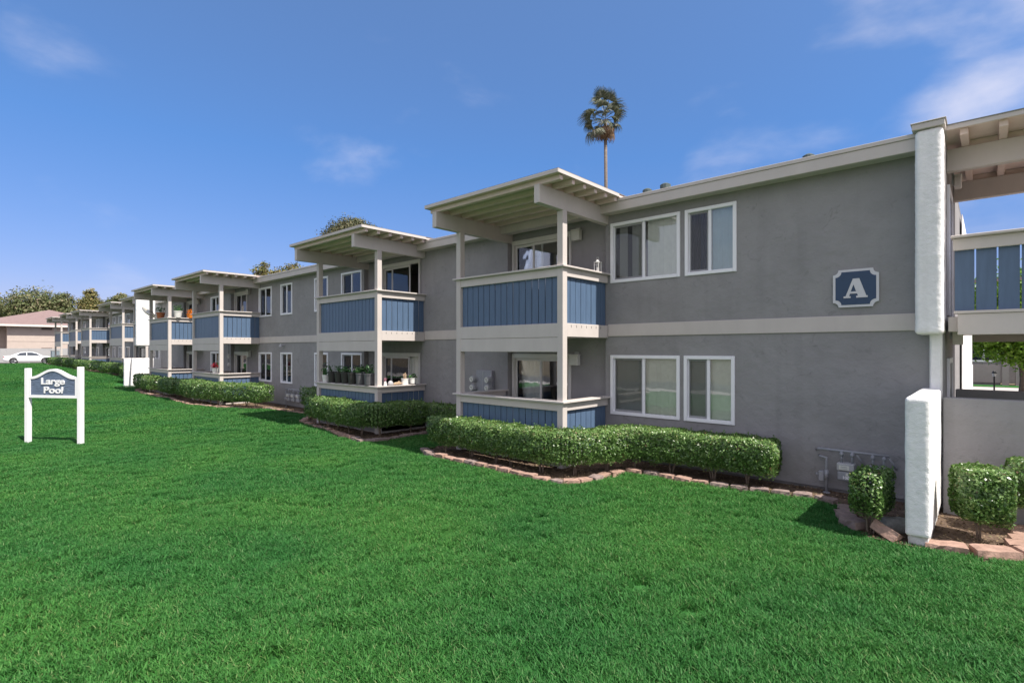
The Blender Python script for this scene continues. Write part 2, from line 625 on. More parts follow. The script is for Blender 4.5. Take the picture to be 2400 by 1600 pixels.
# ground height: level by the camera, rising gently towards the far building
def gz(x):
    def ss(t):
        t = np.clip(t, 0, 1)
        return t * t * (3 - 2 * t)
    x = np.asarray(x, dtype=float)
    return 0.37 * ss((-36.0 - x) / 11.0) + 0.2 * np.clip((-47.0 - x) / 38.0, 0, 1)


def gzf(x):
    return float(gz(x))


def in_poly(px, py, poly):
    inside = np.zeros(len(px), bool)
    j = len(poly) - 1
    for i in range(len(poly)):
        xi, yi = poly[i]
        xj, yj = poly[j]
        c = ((yi > py) != (yj > py)) & (px < (xj - xi) * (py - yi) / (yj - yi + 1e-12) + xi)
        inside ^= c
        j = i
    return inside


def rough_box(x0, x1, y0, y1, z0, z1, step, rad, amp, freq, seed, amp2=0.0, freq2=30, edge=0.0):
    """rounded, uneven block as (verts, faces); faces follow a grid of the given step"""
    c = Vector(((x0 + x1) / 2, (y0 + y1) / 2, (z0 + z1) / 2))
    h = Vector(((x1 - x0) / 2, (y1 - y0) / 2, (z1 - z0) / 2))
    bm = bmesh.new()
    for ax in range(3):
        a, b = [(1, 2), (0, 2), (0, 1)][ax]
        na = max(2, int(round(2 * h[a] / step)))
        nb = max(2, int(round(2 * h[b] / step)))
        for sgn in (-1, 1):
            g = []
            for i in range(na + 1):
                row = []
                for k in range(nb + 1):
                    p = Vector((0, 0, 0))
                    p[ax] = sgn * h[ax]
                    p[a] = -h[a] + 2 * h[a] * i / na
                    p[b] = -h[b] + 2 * h[b] * k / nb
                    q = Vector([max(-h[m] + rad, min(h[m] - rad, p[m])) for m in range(3)])
                    d = p - q
                    if d.length > 1e-9:
                        d.normalize()
                    p2 = q + d * rad
                    w = c + p2
                    n1 = mnoise.noise(w * freq + Vector((seed, 0, 0)))
                    n2 = mnoise.noise(w * freq2 + Vector((0, seed, 0))) if amp2 else 0
                    if edge:                     # heavier trowelling along the front edge on the +x side
                        q_ = max(abs(w.x - x1) * 1.0, abs(w.y - y0) * .5)
                        n2 = abs(n2) + .6 * mnoise.noise(w * freq2 * 2.3) if q_ < .16 else n2
                        n2 *= 1 + edge * max(0, 1 - (q_ / .15) ** 2)
                    row.append(bm.verts.new(w + d * (n1 * amp + n2 * amp2)))
                g.append(row)
            for i in range(na):
                for k in range(nb):
                    bm.faces.new((g[i][k], g[i + 1][k], g[i + 1][k + 1], g[i][k + 1]))
    bmesh.ops.remove_doubles(bm, verts=bm.verts, dist=1e-4)
    bmesh.ops.recalc_face_normals(bm, faces=bm.faces)
    me = bpy.data.meshes.new('block')
    bm.to_mesh(me)
    bm.free()
    return me

# ------------------------------------------------------------------ the apartment buildings
D = 9.6            # facade plane
YF = 8.0          # front of the balconies
REC = 0.15         # the sliding-door walls stand back by this much


def wall_panel(m, x0, x1, z0, z1, y, holes, reveal=0.12):
    xs = sorted({x0, x1, *[h[0] for h in holes], *[h[1] for h in holes]})
    zs = sorted({z0, z1, *[h[2] for h in holes], *[h[3] for h in holes]})
    xs = [x for x in xs if x0 <= x <= x1]
    zs = [z for z in zs if z0 <= z <= z1]
    for i in range(len(xs) - 1):
        for k in range(len(zs) - 1):
            cx, cz = (xs[i] + xs[i + 1]) / 2, (zs[k] + zs[k + 1]) / 2
            if any(h[0] < cx < h[1] and h[2] < cz < h[3] for h in holes):
                continue
            m.quad((xs[i], y, zs[k]), (xs[i + 1], y, zs[k]), (xs[i + 1], y, zs[k + 1]), (xs[i], y, zs[k + 1]))
    for a, b, c, d in holes:
        e = y + reveal
        m.quad((a, y, c), (a, e, c), (a, e, d), (a, y, d))
        m.quad((b, y, c), (b, e, c), (b, e, d), (b, y, d))
        m.quad((a, y, c), (b, y, c), (b, e, c), (a, e, c))
        m.quad((a, y, d), (b, y, d), (b, e, d), (a, e, d))


def window(bld, X0, X1, z0, z1, style='blind', y=D, simple=False):
    """white sliding window: casing and mullion, two panes, the left one behind an insect screen, blinds inside"""
    c = 0.065
    m = MB()
    m.box(X0, X0 + c, y - .028, y + .07, z0, z1)
    m.box(X1 - c, X1, y - .028, y + .07, z0, z1)
    m.box(X0 + c, X1 - c, y - .026, y + .07, z1 - c, z1)
    m.box(X0 + c, X1 - c, y - .032, y + .07, z0, z0 + c)
    xm = (X0 + X1) / 2 - .01
    m.box(xm - .028, xm + .028, y + .002, y + .066, z0 + c, z1 - c)
    w = m.build('window', VINYL, bld, bevel=0 if simple else .006)
    a, b, zl, zh = X0 + c, X1 - c, z0 + c, z1 - c
    if not simple:
        s = MB()                                     # frame of the sliding left leaf
        for q in ((a, a + .035, zl, zh), (xm - .062, xm - .03, zl, zh)):
            s.box(q[0], q[1], y + .032, y + .058, q[2], q[3])
        s.box(a + .035, xm - .062, y + .033, y + .057, zh - .035, zh)
        s.box(a + .035, xm - .062, y + .033, y + .057, zl, zl + .04)
        s.build('sash', VINYL, w, bevel=.003)
        s = MB()
        s.box(a + .034, xm - .06, y + .041, y + .044, zl + .03, zh - .03)
        s.build('pane', GLASS, w)
        s = MB()
        s.quad((a + .02, y + .025, zl), (xm - .03, y + .025, zl), (xm - .03, y + .025, zh), (a + .02, y + .025, zh))
        s.build('insect_screen', SCREEN, w)
    else:
        s = MB()
        s.box(a, xm - .027, y + .040, y + .044, zl, zh)
        s.build('pane', GLASSD, w)
    s = MB()
    s.box(xm + .027, b, y + .020, y + .024, zl, zh)
    s.build('pane', GLASSD if simple and style == 'dark' else GLASS, w)
    yb = y + .105
    sl = MB()
    rng = random.Random(int(X0 * 100) + int(z0 * 10))

    def slats(xa, xb, ang=0.35, step=.085):
        x = xa
        while x < xb:
            t = ang + rng.uniform(-.12, .12)
            dx, dy = .045 * math.cos(t), .045 * math.sin(t)
            sl.quad((x - dx, yb - dy, zl - .02), (x + dx, yb + dy, zl - .02), (x + dx, yb + dy, zh + .05), (x - dx, yb - dy, zh + .05))
            x += step

    def folds(xa, xb, mt, nm, depth=.03, step=.05):
        f = MB()
        x, k = xa, 0
        while x < xb:
            y0, y1 = yb + (depth if k % 2 else -depth), yb + (-depth if k % 2 else depth)
            xe = min(x + step, xb)
            f.quad((x, y0, zl - .05), (xe, y1, zl - .05), (xe, y1, zh + .06), (x, y0, zh + .06))
            x = xe
            k += 1
        f.build(nm, mt, w, smooth=True)
    wd = b - a
    if style == 'blind':
        slats(a - .05, b + .05)
        sl.build('vertical_blind', BLIND, w)
    elif style == 'roller':
        f = MB()
        f.box(a - .04, b + .04, yb, yb + .004, zl - .03, zh + .03)
        f.build('roller_blind', BLIND, w)
    elif style == 'half':                            # parted blind, dark gaps
        slats(a + wd * .10, a + wd * .20)
        slats(a + wd * .31, a + wd * .48)
        slats(a + wd * .56, b + .05)
        sl.build('vertical_blind', BLIND, w)
    elif style == 'curtains':
        folds(a - .03, a + wd * .20, CURT_D, 'dark_curtain')
        folds(a + wd * .25, a + wd * .46, CURT_N, 'dark_curtain')
        folds(a + wd * .52, b + .03, CURT_B, 'pale_curtain', depth=.02, step=.09)
    elif style == 'plum':
        folds(a - .03, a + wd * .38, CURT_D, 'dark_curtain')
        folds(a + wd * .62, b + .03, BLIND, 'pale_curtain', depth=.02, step=.07)
    elif style == 'loose':
        slats(a + .02, b, ang=1.2, step=.11)
        sl.build('vertical_blind', BLIND, w)
    return w


def sliding_door(bld, X0, X1, z0, z1, opened=0.0, y=D + REC, simple=False, dark=False, shade=None):
    """wide sliding glass door: frame with a deep head, fixed and sliding leaf"""
    c = 0.06
    m = MB()
    m.box(X0, X0 + c, y - .03, y + .09, z0, z1)
    m.box(X1 - c, X1, y - .03, y + .09, z0, z1)
    m.box(X0 + c, X1 - c, y - .034, y + .09, z1 - .11, z1)
    m.box(X0 + c, X1 - c, y - .03, y + .09, z0, z0 + .05)
    d = m.build('sliding_door', DOORFR, bld, bevel=0 if simple else .006)
    a, b, zl, zh = X0 + c, X1 - c, z0 + .05, z1 - .11
    xm = (a + b) / 2
    leaves = ((a, xm + .03, y + .05, GLASS), (xm - .03 - opened, b - opened, y + .01, GLASSD if dark else GLASS))
    for xa, xb, yy, g in leaves:
        if not simple:
            s = MB()
            s.box(xa, xa + .05, yy, yy + .03, zl, zh)
            s.box(xb - .05, xb, yy, yy + .03, zl, zh)
            s.box(xa + .05, xb - .05, yy, yy + .03, zh - .06, zh)
            s.box(xa + .05, xb - .05, yy, yy + .03, zl, zl + .07)
            s.build('door_leaf', DOORFR, d, bevel=.004)
        s = MB()
        s.box(xa + .045, xb - .045, yy + .012, yy + .016, zl + .05, zh - .05)
        s.build('pane', g, d)
    if shade:
        for xa, xb, mt in shade:
            s = MB()
            x, k = xa, 0
            while x < xb:
                xe = min(x + .08, xb)
                s.quad((x, y + .16 + .02 * (k % 2), zl), (xe, y + .16 + .02 * ((k + 1) % 2), zl),
                       (xe, y + .16 + .02 * ((k + 1) % 2), zh + .05), (x, y + .16 + .02 * (k % 2), zh + .05))
                x, k = xe, k + 1
            s.build('door_curtain', mt, d)
    return d


BOARD_ME = {}


def board_mesh(w, h):
    key = (round(w, 3), round(h, 3))
    if key not in BOARD_ME:
        bm = bmesh.new()
        bmesh.ops.create_cube(bm, size=1)
        for v in bm.verts:
            v.co = Vector((v.co.x * w, v.co.y * .019, (v.co.z + .5) * h))
        bmesh.ops.bevel(bm, geom=[e for e in bm.edges if abs((e.verts[0].co - e.verts[1].co).z) > h * .5], offset=.004, segments=1, affect='EDGES')
        me = bpy.data.meshes.new('board')
        bm.to_mesh(me)
        bm.free()
        me.materials.append(BLUE)
        BOARD_ME[key] = me
    return BOARD_ME[key]


def board_row(par, p0, p1, z0, z1, joined, pitch=.172, gap=.015, seed=0):
    """upright boards along the line p0-p1"""
    p0, p1 = Vector(p0), Vector(p1)
    ln = (p1 - p0).length
    n = max(2, round(ln / pitch))
    w = ln / n
    d = (p1 - p0) / ln
    ang = math.atan2(d.y, d.x)
    rng = random.Random(seed)
    if joined:
        m = MB()
        for i in range(n):
            a = p0 + d * (i * w + gap / 2)
            b = p0 + d * ((i + 1) * w - gap / 2)
            nv = Vector((-d.y, d.x)) * .0095
            m.prism([(a.x - nv.x, a.y - nv.y), (b.x - nv.x, b.y - nv.y), (b.x + nv.x, b.y + nv.y), (a.x + nv.x, a.y + nv.y)], 'z', z0, z1)
        m.build('boards', BLUE, par, kind='stuff')
        return
    me = board_mesh(w - gap, z1 - z0)
    for i in range(n):
        c = p0 + d * ((i + .5) * w)
        j = rng.uniform(-.0025, .0025)
        inst('board', me, par, (c.x - d.y * j, c.y + d.x * j, z0), (0, 0, ang + rng.uniform(-.006, .006)))


def balcony(bld, X0, X1, joined=False, roof=True):
    s = MB()
    s.box(X0 + .02, X1 - .06, YF + .08, D + REC - .002, 2.495, 2.745)       # upper deck
    s.box(X0 + .02, X1 - .02, YF + .10, D + REC - .002, -.3, 0.17)          # patio slab
    b = s.build('balcony', TRIM, bld)
    bv = 0 if joined else .006
    for x in (X0, X1 - .14):
        p = MB()
        p.box(x, x + .14, YF, YF + .14, -.3, 4.872)
        p.build('post', TRIM, b, bevel=bv * 1.3)
    for x in (X0 + .005, X1 - .135):
        p = MB()
        p.box(x, x + .13, 7.31, D + REC + .05, 4.87, 5.205)
        p.build('beam', TRIM, b, bevel=bv)
    rx0, rx1 = X0 - .15, X1 + .45
    for k in range(6):
        y = 7.36 + k * .36
        p = MB()
        p.box(rx0 + .03, rx1 - .04, y, y + .085, 5.203, 5.293)
        p.build('rafter', TRIMROOF, b, bevel=bv)
    p = MB()
    for k in range(5):
        y = 7.36 + k * .36
        for x in (X0 + .05, X1 - .09):
            p.box(x, x + .035, y + .086, y + .359, 5.206, 5.288)
    p.build('blocking', TRIMROOF, b)
    p = MB()
    p.box(rx0, rx1, 7.25, D + .3, 5.294, 5.345)
    p.build('roof_deck', TRIMROOF, b)
    p = MB()
    p.box(rx0 - .015, rx1 + .015, 7.235, D + .3, 5.347, 5.358)
    p.build('roof_membrane', ROOFING, b)
    p = MB()
    p.box(rx0 - .014, rx1 + .014, 7.232, 7.248, 5.285, 5.349)
    p.box(rx1 + .002, rx1 + .016, 7.25, D - .35, 5.285, 5.349)
    p.box(rx0 - .016, rx0 - .002, 7.25, D - .35, 5.285, 5.349)
    p.build('drip_edge', TRIM, b, bevel=bv * .5)
    for lv, (zc, za, zb0, zb1) in enumerate(((1.24, 1.085, .27, 1.12), (3.80, 3.635, 2.746, 3.68))):
        # rail caps
        p = MB()
        p.box(X0 - .06, X1 + .06, YF - .06, YF + .16, zc, zc + .038)
        p.build('rail_cap', TRIM, b, bevel=bv)
        for x0, x1 in ((X1 - .16, X1 + .06), (X0 - .06, X0 + .16)):
            p = MB()
            p.box(x0, x1, YF + .1615, D - .001, zc + .001, zc + .037)
            p.build('rail_cap', TRIM, b, bevel=bv)
        p = MB()
        p.box(X0 + .1, X1 - .1, YF + .012, YF + .05, za, zc - .002)
        p.build('rail_apron', TRIM, b, bevel=bv)
        for x in (X1 - .052, X0 + .014):
            p = MB()
            p.box(x, x + .038, YF + .141, D - .002, za + .002, zc - .002)
            p.build('rail_apron', TRIM, b, bevel=bv)
        board_row(b, (X0 + .142, YF + .075), (X1 - .142, YF + .075), zb0, zb1, joined, seed=int(X0 * 7) + lv)
        board_row(b, (X1 - .078, YF + .142), (X1 - .078, D - .003), zb0, zb1, joined, seed=int(X0 * 9) + lv)
        board_row(b, (X0 + .066, YF + .142), (X0 + .066, D - .003), zb0, zb1, True, seed=int(X0 * 11) + lv)
    # bands under the upper rail, skirt under the lower one
    p = MB()
    p.box(X0 + .12, X1 - .12, YF + .004, YF + .055, 2.485, 2.75)
    p.build('deck_fascia', TRIM, b, bevel=bv)
    p = MB()
    p.box(X0 + .10, X1 - .13, YF + .008, YF + .055, 2.205, 2.480)
    p.build('deck_fascia', TRIM, b, bevel=bv)
    for x in (X1 - .05, X0 + .006):
        p = MB()
        p.box(x, x + .044, YF + .1415, D - .002, 2.493, 2.752)
        p.build('deck_fascia', TRIM, b, bevel=bv)
    if not joined:
        p = MB()
        for k in range(7):
            y = YF + .27 + k * .172
            p.box(X1 - .0065, X1 - .0045, y, y + .012, 2.672, 2.72)
        p.build('drain_slots', BLACKM, b)
    p = MB()
    p.box(X0 + .142, X1 - .142, YF + .04, YF + .09, .06, .262)
    p.box(X1 - .07, X1 - .02, YF + .142, D - .003, .06, .262)
    p.build('skirt_board', STUCCO, b)
    return b


def fin(bld, x0, x1, yl, yu, low_top=1.70, step=.024, amp=.004, amp2=.0022, edge=1.5):
    """white rough stucco wing wall: long low leg, thick upper leg with a roof cap"""
    me = rough_box(x0 + .02, x1, yl, D + .25, .11, low_top, step, .035, amp, 5, x0, amp2=amp2, freq2=33, edge=edge)
    me.materials.append(FINSTUC)
    for p in me.polygons:
        p.use_smooth = True
    inst('wing_wall', me, bld, (0, 0, 0))
    me = rough_box(x0 + .045, x1 - .02, yl + .03, D + .2, -.25, .16, .04, .02, .012, 7, x0 + 1, amp2=.006, freq2=25)
    me.materials.append(mat('chipped_footing', (.50, .49, .48), .95, .25, 8, bump=.6, bscale=50))
    inst('footing', me, bld, (0, 0, 0))
    me = rough_box(x0 - .02, x1 + .03, yu, D + .26, 2.46, 5.27, step, .055, amp, 5, x0 + 3, amp2=amp2 * 1.3, freq2=29, edge=edge)
    me.materials.append(FINSTUC)
    for p in me.polygons:
        p.use_smooth = True
    inst('wing_wall', me, bld, (0, 0, 0))
    s = MB()
    s.box(x0 + .12, x1 + .004, D - .11, D + .24, 1.5, 2.6)
    s.build('wing_wall', FINSTUC, bld, bevel=.02)
    s = MB()
    s.box(x0 - .05, x1 + .05, yu - .03, D + .3, 5.268, 5.345)
    s.box(x0 - .065, x1 + .065, yu - .045, D + .3, 5.347, 5.362)
    s.build('wall_cap', TRIM, bld, bevel=.004)


def building(nm, label, XL, XR, depth, bals, wins, doors, simple, fins):
    bld = thing(nm, label, 'building', Vector(((XL + XR) / 2, D + depth / 2, 0)) + OFF[0])
    ztop = 5.2
    # stucco: stretches on the facade line, and set-back stretches behind the balconies
    recs = sorted([(r0, r1) for _, _, r0, r1 in bals])
    m = MB()
    x = XL
    for r0, r1 in recs + [(XR, None)]:
        hs = [(w[0] + .02, w[1] - .02, w[2] + .02, w[3] - .02) for w in wins if w[0] >= x - .01 and w[1] <= r0 + .01]
        wall_panel(m, x, r0, .06, ztop, D, hs)
        if r1 is None:
            break
        hs = [(d[0] + .02, d[1] - .02, d[2], d[3] - .02) for d in doors if d[0] >= r0 - .01 and d[1] <= r1 + .01]
        wall_panel(m, r0, r1, .06, ztop, D + REC, hs)
        m.quad((r0, D, .06), (r0, D + REC, .06), (r0, D + REC, ztop), (r0, D, ztop))
        m.quad((r1, D, .06), (r1, D + REC, .06), (r1, D + REC, ztop), (r1, D, ztop))
        x = r1
    Yb = D + depth
    m.quad((XL, D, .06), (XL, Yb, .06), (XL, Yb, ztop), (XL, D, ztop))
    m.quad((XR, D, .06), (XR, Yb, .06), (XR, Yb, ztop), (XR, D, ztop))
    m.quad((XL, Yb, .06), (XR, Yb, .06), (XR, Yb, ztop), (XL, Yb, ztop))
    m.build('wall', STUCCO, bld)
    s = MB()                                            # foundation, a little behind the stucco
    s.box(XL + .03, XR - .03, D + .03, Yb - .03, -.4, .058)
    s.build('foundation', mat('foundation_concrete', (0.20, 0.19, 0.19), 0.95, 0.15, 5, bump=.3, bscale=40), bld)
    # rooms: floors, ceilings and a back wall
    s = MB()
    s.box(XL + .1, XR - .1, D + REC + .01, D + 3.2, .07, .14)
    s.box(XL + .1, XR - .1, D + REC + .01, D + 3.2, 2.42, 2.72)
    s.box(XL + .1, XR - .1, D + REC + .01, D + 3.2, 5.02, 5.08)
    s.quad((XL + .1, D + 3.2, .14), (XR - .1, D + 3.2, .14), (XR - .1, D + 3.2, 5.02), (XL + .1, D + 3.2, 5.02))
    for a, b, r0, r1 in bals:
        for xx in (r0 - .5, r1 + .25):
            s.quad((xx, D + REC + .02, .14), (xx, D + 3.19, .14), (xx, D + 3.19, 5.02), (xx, D + REC + .02, 5.02))
    s.build('room_lining', INTER, bld)
    # bands and roof edge
    x = XL
    cuts = [(a, b) for a, b, _, _ in sorted(bals)] + [(XR, XR)]
    for a, b in cuts:
        if a - x > .2:
            s = MB()
            s.box(x + .002, a - .002, D - .028, D + .02, 2.525, 2.775)
            s.build('band', TRIM, bld, bevel=0 if simple else .006)
        x = b
    s = MB()
    s.box(XL - .05, XR - .29 if not simple else XR, 9.30, 9.335, 5.035, 5.215)
    s.build('fascia', TRIM, bld, bevel=0 if simple else .005)
    s = MB()
    s.box(XL - .05, XR - .29 if not simple else XR, 9.284, 9.335, 5.217, 5.278)
    s.build('roof_edge', TRIM, bld, bevel=0 if simple else .004)
    s = MB()
    s.box(XL - .05, XR - .295 if not simple else XR, 9.337, D - .002, 5.05, 5.07)
    s.build('soffit', TRIM, bld)
    s = MB()
    s.box(XL - .05, XR, 9.337, Yb + .3, 5.215, 5.274)
    s.build('roof', ROOFING, bld)
    for w in wins:
        window(bld, *w, simple=simple)
    for d in doors:
        sliding_door(bld, d[0], d[1], d[2], d[3], opened=d[4], simple=simple, shade=d[5])
    for a, b, _, _ in bals:
        balcony(bld, a, b, joined=simple)
    for fx in fins:
        fin(bld, *fx)
    return bld


ZU, ZL_ = (3.63, 4.87), (0.91, 2.135)
bals1 = [(-8.91, -5.93, -8.80, -6.0), (-15.25, -12.0, -15.17, -12.14), (-26.49, -23.18, -26.42, -23.36), (-33.28, -29.97, -33.2, -30.1)]
wins1 = [(-5.875, -4.355, *ZU, 'half'), (-4.26, -3.31, *ZU, 'curtains'),
         (-5.875, -4.36, *ZL_, 'blind'), (-4.28, -3.34, *ZL_, 'roller')]
for zz, st in ((ZU, ('plum', 'plum', 'blind', 'loose')), (ZL_, ('plum', 'plum', 'blind', 'loose'))):
    wins1 += [(-23.28, -22.03, *zz, st[0]), (-21.2, -20.2, *zz, st[1]), (-18.43, -17.46, *zz, st[2]), (-16.56, -15.28, *zz, st[3]),
              (-29.0, -27.7, *zz, 'plum')]
doors1 = []
for a, b, op, hi_sh, lo_sh in ((-8.78, -6.99, .22, None, [(-8.8, -7.95, BLIND)]), (-14.36, -12.42, .45, None, [(-13.35, -12.45, BLIND)]),
                               (-26.38, -24.9, 0.0, None, None), (-33.15, -31.5, 0.0, None, None)):
    doors1.append((a, b, 2.755, 4.915, op, hi_sh))
    doors1.append((a, b, .17, 2.15, .5 if a == -14.36 else 0.0, lo_sh))
bld1 = building('apartment_building', 'long grey two storey apartment building with blue balconies, nearest the camera', -37.4, -.47, 13.5,
                bals1, wins1, doors1, False,
                [(-.745, -.49, 7.57, 9.16), (-37.62, -37.36, 7.75, 8.33, 1.74, .06, .005, 0, 0)])

# second building beyond the white wing wall: set back and a step higher
OFF[0] = Vector((0, 1.71, .35))
bals2 = [(-44.3, -41.2, -44.1, -41.4), (-51.4, -47.4, -51.2, -47.6), (-62.8, -59.0, -62.6, -59.2), (-69.1, -65.4, -68.9, -65.6),
         (-77.8, -73.8, -77.6, -74.0)]
wins2, doors2 = [], []
for z in (ZU, ZL_):
    for a, b in ((-47.3, -45.3), (-54.0, -52.6), (-56.4, -55.2), (-58.9, -57.6), (-65.5, -64.2), (-72.0, -70.6), (-80.6, -79.3)):
        wins2.append((a, b, z[0], z[1], 'dark'))
for a, b in ((-44.2, -42.4), (-50.6, -48.8), (-62.2, -60.4), (-69.0, -67.2), (-77.6, -75.8)):
    doors2 += [(a, b, 2.755, 4.915, 0.0, None), (a, b, .17, 2.15, 0.0, None)]
bld2 = building('apartment_building', 'smaller looking second apartment building far left, beyond the white wing wall', -81.2, -40.6, 12.0,
                bals2, wins2, doors2, True, [])
OFF[0] = Vector((0, 0, 0))

# ------------------------------------------------------------------ covered bridge at the right edge
br = thing('covered_bridge', 'covered upstairs walkway with blue boards at the right edge, beside the white wing wall', 'walkway', (1.3, 11.0, 0))
BX0, BX1 = -.42, 3.2
s = MB(); s.box(BX0, BX1, 9.50, 12.3, 2.50, 2.70); s.build('walkway_deck', TRIM, br)
s = MB(); s.box(BX0 + .10, BX1, 9.42, 9.47, 2.45, 2.735); s.build('deck_fascia', TRIM, br, bevel=.006)
s = MB(); s.box(BX0 + .06, BX1, 9.40, 9.48, 2.737, 2.775); s.build('sill_rail', TRIM, br, bevel=.005)
s = MB(); s.box(BX0 + .22, BX1, 11.9, 12.0, 2.38, 2.498); s.build('beam', TRIM, br)
s = MB(); s.box(BX0 + .03, BX1, 9.36, 9.60, 3.765, 3.80); s.build('rail_cap', TRIM, br, bevel=.006)
s = MB(); s.box(BX0 + .05, BX1, 9.43, 9.47, 3.60, 3.762); s.build('rail_apron', TRIM, br, bevel=.006)
bme = board_mesh(.205, .93)
for k in range(16):
    inst('board', bme, br, (BX0 + .17 + k * .222, 9.50, 2.735))
s = MB(); s.box(BX0 + .02, BX1, 12.24, 12.30, 2.70, 2.86); s.box(BX0 + .02, BX1, 12.2, 12.34, 3.42, 3.46); s.build('back_rail', TRIM, br)
for y in (10.1, 12.2):
    s = MB(); s.box(-.467, BX1, y, y + .13, 4.87, 5.195); s.build('beam', TRIM, br, bevel=.006)
for k in range(9):
    x = BX0 + .12 + k * .40
    s = MB(); s.box(x, x + .09, 9.53, 12.6, 5.197, 5.285); s.build('rafter', TRIMROOF, br, bevel=.005)
s = MB()
for y in (10.15, 12.25):
    for k in range(8):
        x = BX0 + .12 + k * .40
        s.box(x + .092, x + .398, y, y + .035, 5.198, 5.282)
s.build('blocking', TRIMROOF, br)
s = MB(); s.box(-.62, BX1, 9.47, 12.8, 5.287, 5.335); s.build('roof_deck', TRIMROOF, br)
s = MB(); s.box(BX0 - .02, BX1, 9.45, 9.468, 5.275, 5.345); s.build('drip_edge', TRIM, br, bevel=.003)
s = MB(); s.box(-.64, BX1, 9.44, 12.8, 5.337, 5.35); s.build('roof_membrane', ROOFING, br)
# the end wall of the building that faces the passage: grey in front, white behind, door frames
s = MB(); s.box(-.44, -.425, 14.9, 23.5, -.2, 5.15); s.box(-.62, -.44, 22.2, 25.6, -.2, 1.7); s.build('wing_wall', FINSTUC, bld1)
s = MB()
for z0, z1 in ((2.76, 4.72), (.05, 2.12)):
    for y0, y1 in ((10.25, 10.33), (11.15, 11.23)):
        s.box(-.472, -.435, y0, y1, z0, z1)
    s.box(-.472, -.437, 10.33, 11.15, z1 - .08, z1)
s.build('door_frame', VINYL, bld1, bevel=.004)
s = MB()
for z0, z1 in ((2.76, 4.63), (.05, 2.03)):
    s.box(-.468, -.452, 10.331, 11.149, z0, z1)
s.build('door', mat('grey_door_paint', (.10, .10, .11), .5, .05), bld1)

pw = MB(); pw.box(-.47, 3.2, 9.36, 9.54, -.2, 1.595)
o = pw.build('patio_wall', STUCCO, None, bevel=.012, segs=2)
tag(o, 'low plain grey stucco wall under the covered walkway, behind the right bushes', 'wall')
pw = MB(); pw.box(-.41, 3.2, 11.32, 11.48, -.2, 1.60)
o = pw.build('patio_wall', STUCCO, None, bevel=.012)
tag(o, 'shaded rear stucco wall whose dark strip shows just over the nearer low wall', 'wall')

# ------------------------------------------------------------------ ground, beds, parking
xs = np.concatenate([np.linspace(-600, -100, 12), np.linspace(-96, -30, 45), np.linspace(-28, 20, 17), np.linspace(40, 400, 8)])
ys = np.concatenate([np.linspace(-400, -30, 10), np.linspace(-26, 40, 34), np.linspace(50, 600, 12)])


def sheet(name, xs, ys, dz, m, keep=None):
    gx, gy = np.meshgrid(xs, ys, indexing='ij')
    V = [(x, y, gzf(x) + dz) for x, y in zip(gx.ravel(), gy.ravel())]
    ny = len(ys)
    F = []
    for i in range(len(xs) - 1):
        for k in range(ny - 1):
            F.append((i * ny + k, (i + 1) * ny + k, (i + 1) * ny + k + 1, i * ny + k + 1))
    me = bpy.data.meshes.new(name)
    me.from_pydata(V, [], F)
    me.materials.append(m)
    o = bpy.data.objects.new(name, me)
    COL.objects.link(o)
    o['kind'] = 'structure'
    return o


sheet('ground', xs, ys, -.05, EARTH)
lawn = sheet('lawn', np.concatenate([np.linspace(-83.2, -30, 34), np.linspace(-28, 4.5, 14)]), np.linspace(-7.5, 11.3, 12), -.03, TURF)
sheet('parking_lot', np.linspace(-96, -83.9, 5), np.linspace(-26, 60, 20), -.04, ASPH)
sheet('road', np.linspace(-83, 40, 40), np.linspace(-16, -9.2, 4), -.04, ASPH)
sheet('pavement', np.linspace(-83, 40, 40), np.linspace(-9.2, -7.5, 3), -.02, CONC)
sheet('path', np.linspace(-6, 14, 6), np.linspace(31.0, 43.5, 6), -.035, CONC)
sheet('rear_lawn', np.linspace(-6, 14, 6), np.linspace(44.0, 46.0, 3), -.03, TURF)

BED1 = [(-9.4, 7.37), (-8.8, 7.1), (-8.0, 7.05), (-7.0, 7.06), (-5.8, 7.02), (-5.3, 7.05), (-5.05, 7.3), (-4.98, 7.7), (-5.0, 8.2), (-4.85, 8.55),
        (-4.5, 8.6), (-3.8, 8.58), (-2.6, 8.78), (-1.95, 8.88), (-1.62, 8.75), (-1.5, 8.2), (-1.32, 7.75), (-1.05, 7.52), (-.75, 7.5)]
BED2 = [(-17.2, 8.75), (-16.4, 8.25), (-15.8, 7.73), (-14.5, 7.49), (-13.6, 7.4), (-12.2, 7.14), (-11.4, 7.07), (-10.95, 7.25), (-11.05, 8.1), (-11.1, 9.0)]
BED3 = [(-33.9, 7.5), (-31.8, 7.36), (-29.9, 7.32), (-27.6, 7.42), (-26.2, 7.2), (-24, 7.06), (-22.7, 7.3), (-21.6, 7.7), (-20.3, 8.46), (-18.9, 8.63), (-17.4, 8.75)]
BED5 = [(-.5, 7.57), (-.16, 7.6), (.1, 7.67), (.33, 7.85), (.5, 8.2)]
front = [(-37.3, 8.6), (-36.0, 7.9)] + BED3 + BED2 + [(-9.7, 9.0), (-9.55, 8.2)] + BED1 + BED5
soil_poly = front + [(4.5, 8.6), (4.5, 9.7), (-37.3, 9.7)]
BEDF = [(-37.9, 8.7), (-41, 8.6), (-44, 9.0), (-46.5, 9.3), (-49, 8.9), (-54, 8.75), (-58, 9.0), (-60.5, 8.7), (-64, 9.0), (-68, 8.9), (-72, 9.2), (-76, 8.8), (-83, 9.2)]
far_poly = BEDF + [(-83, 11.35), (-37.9, 11.35)]


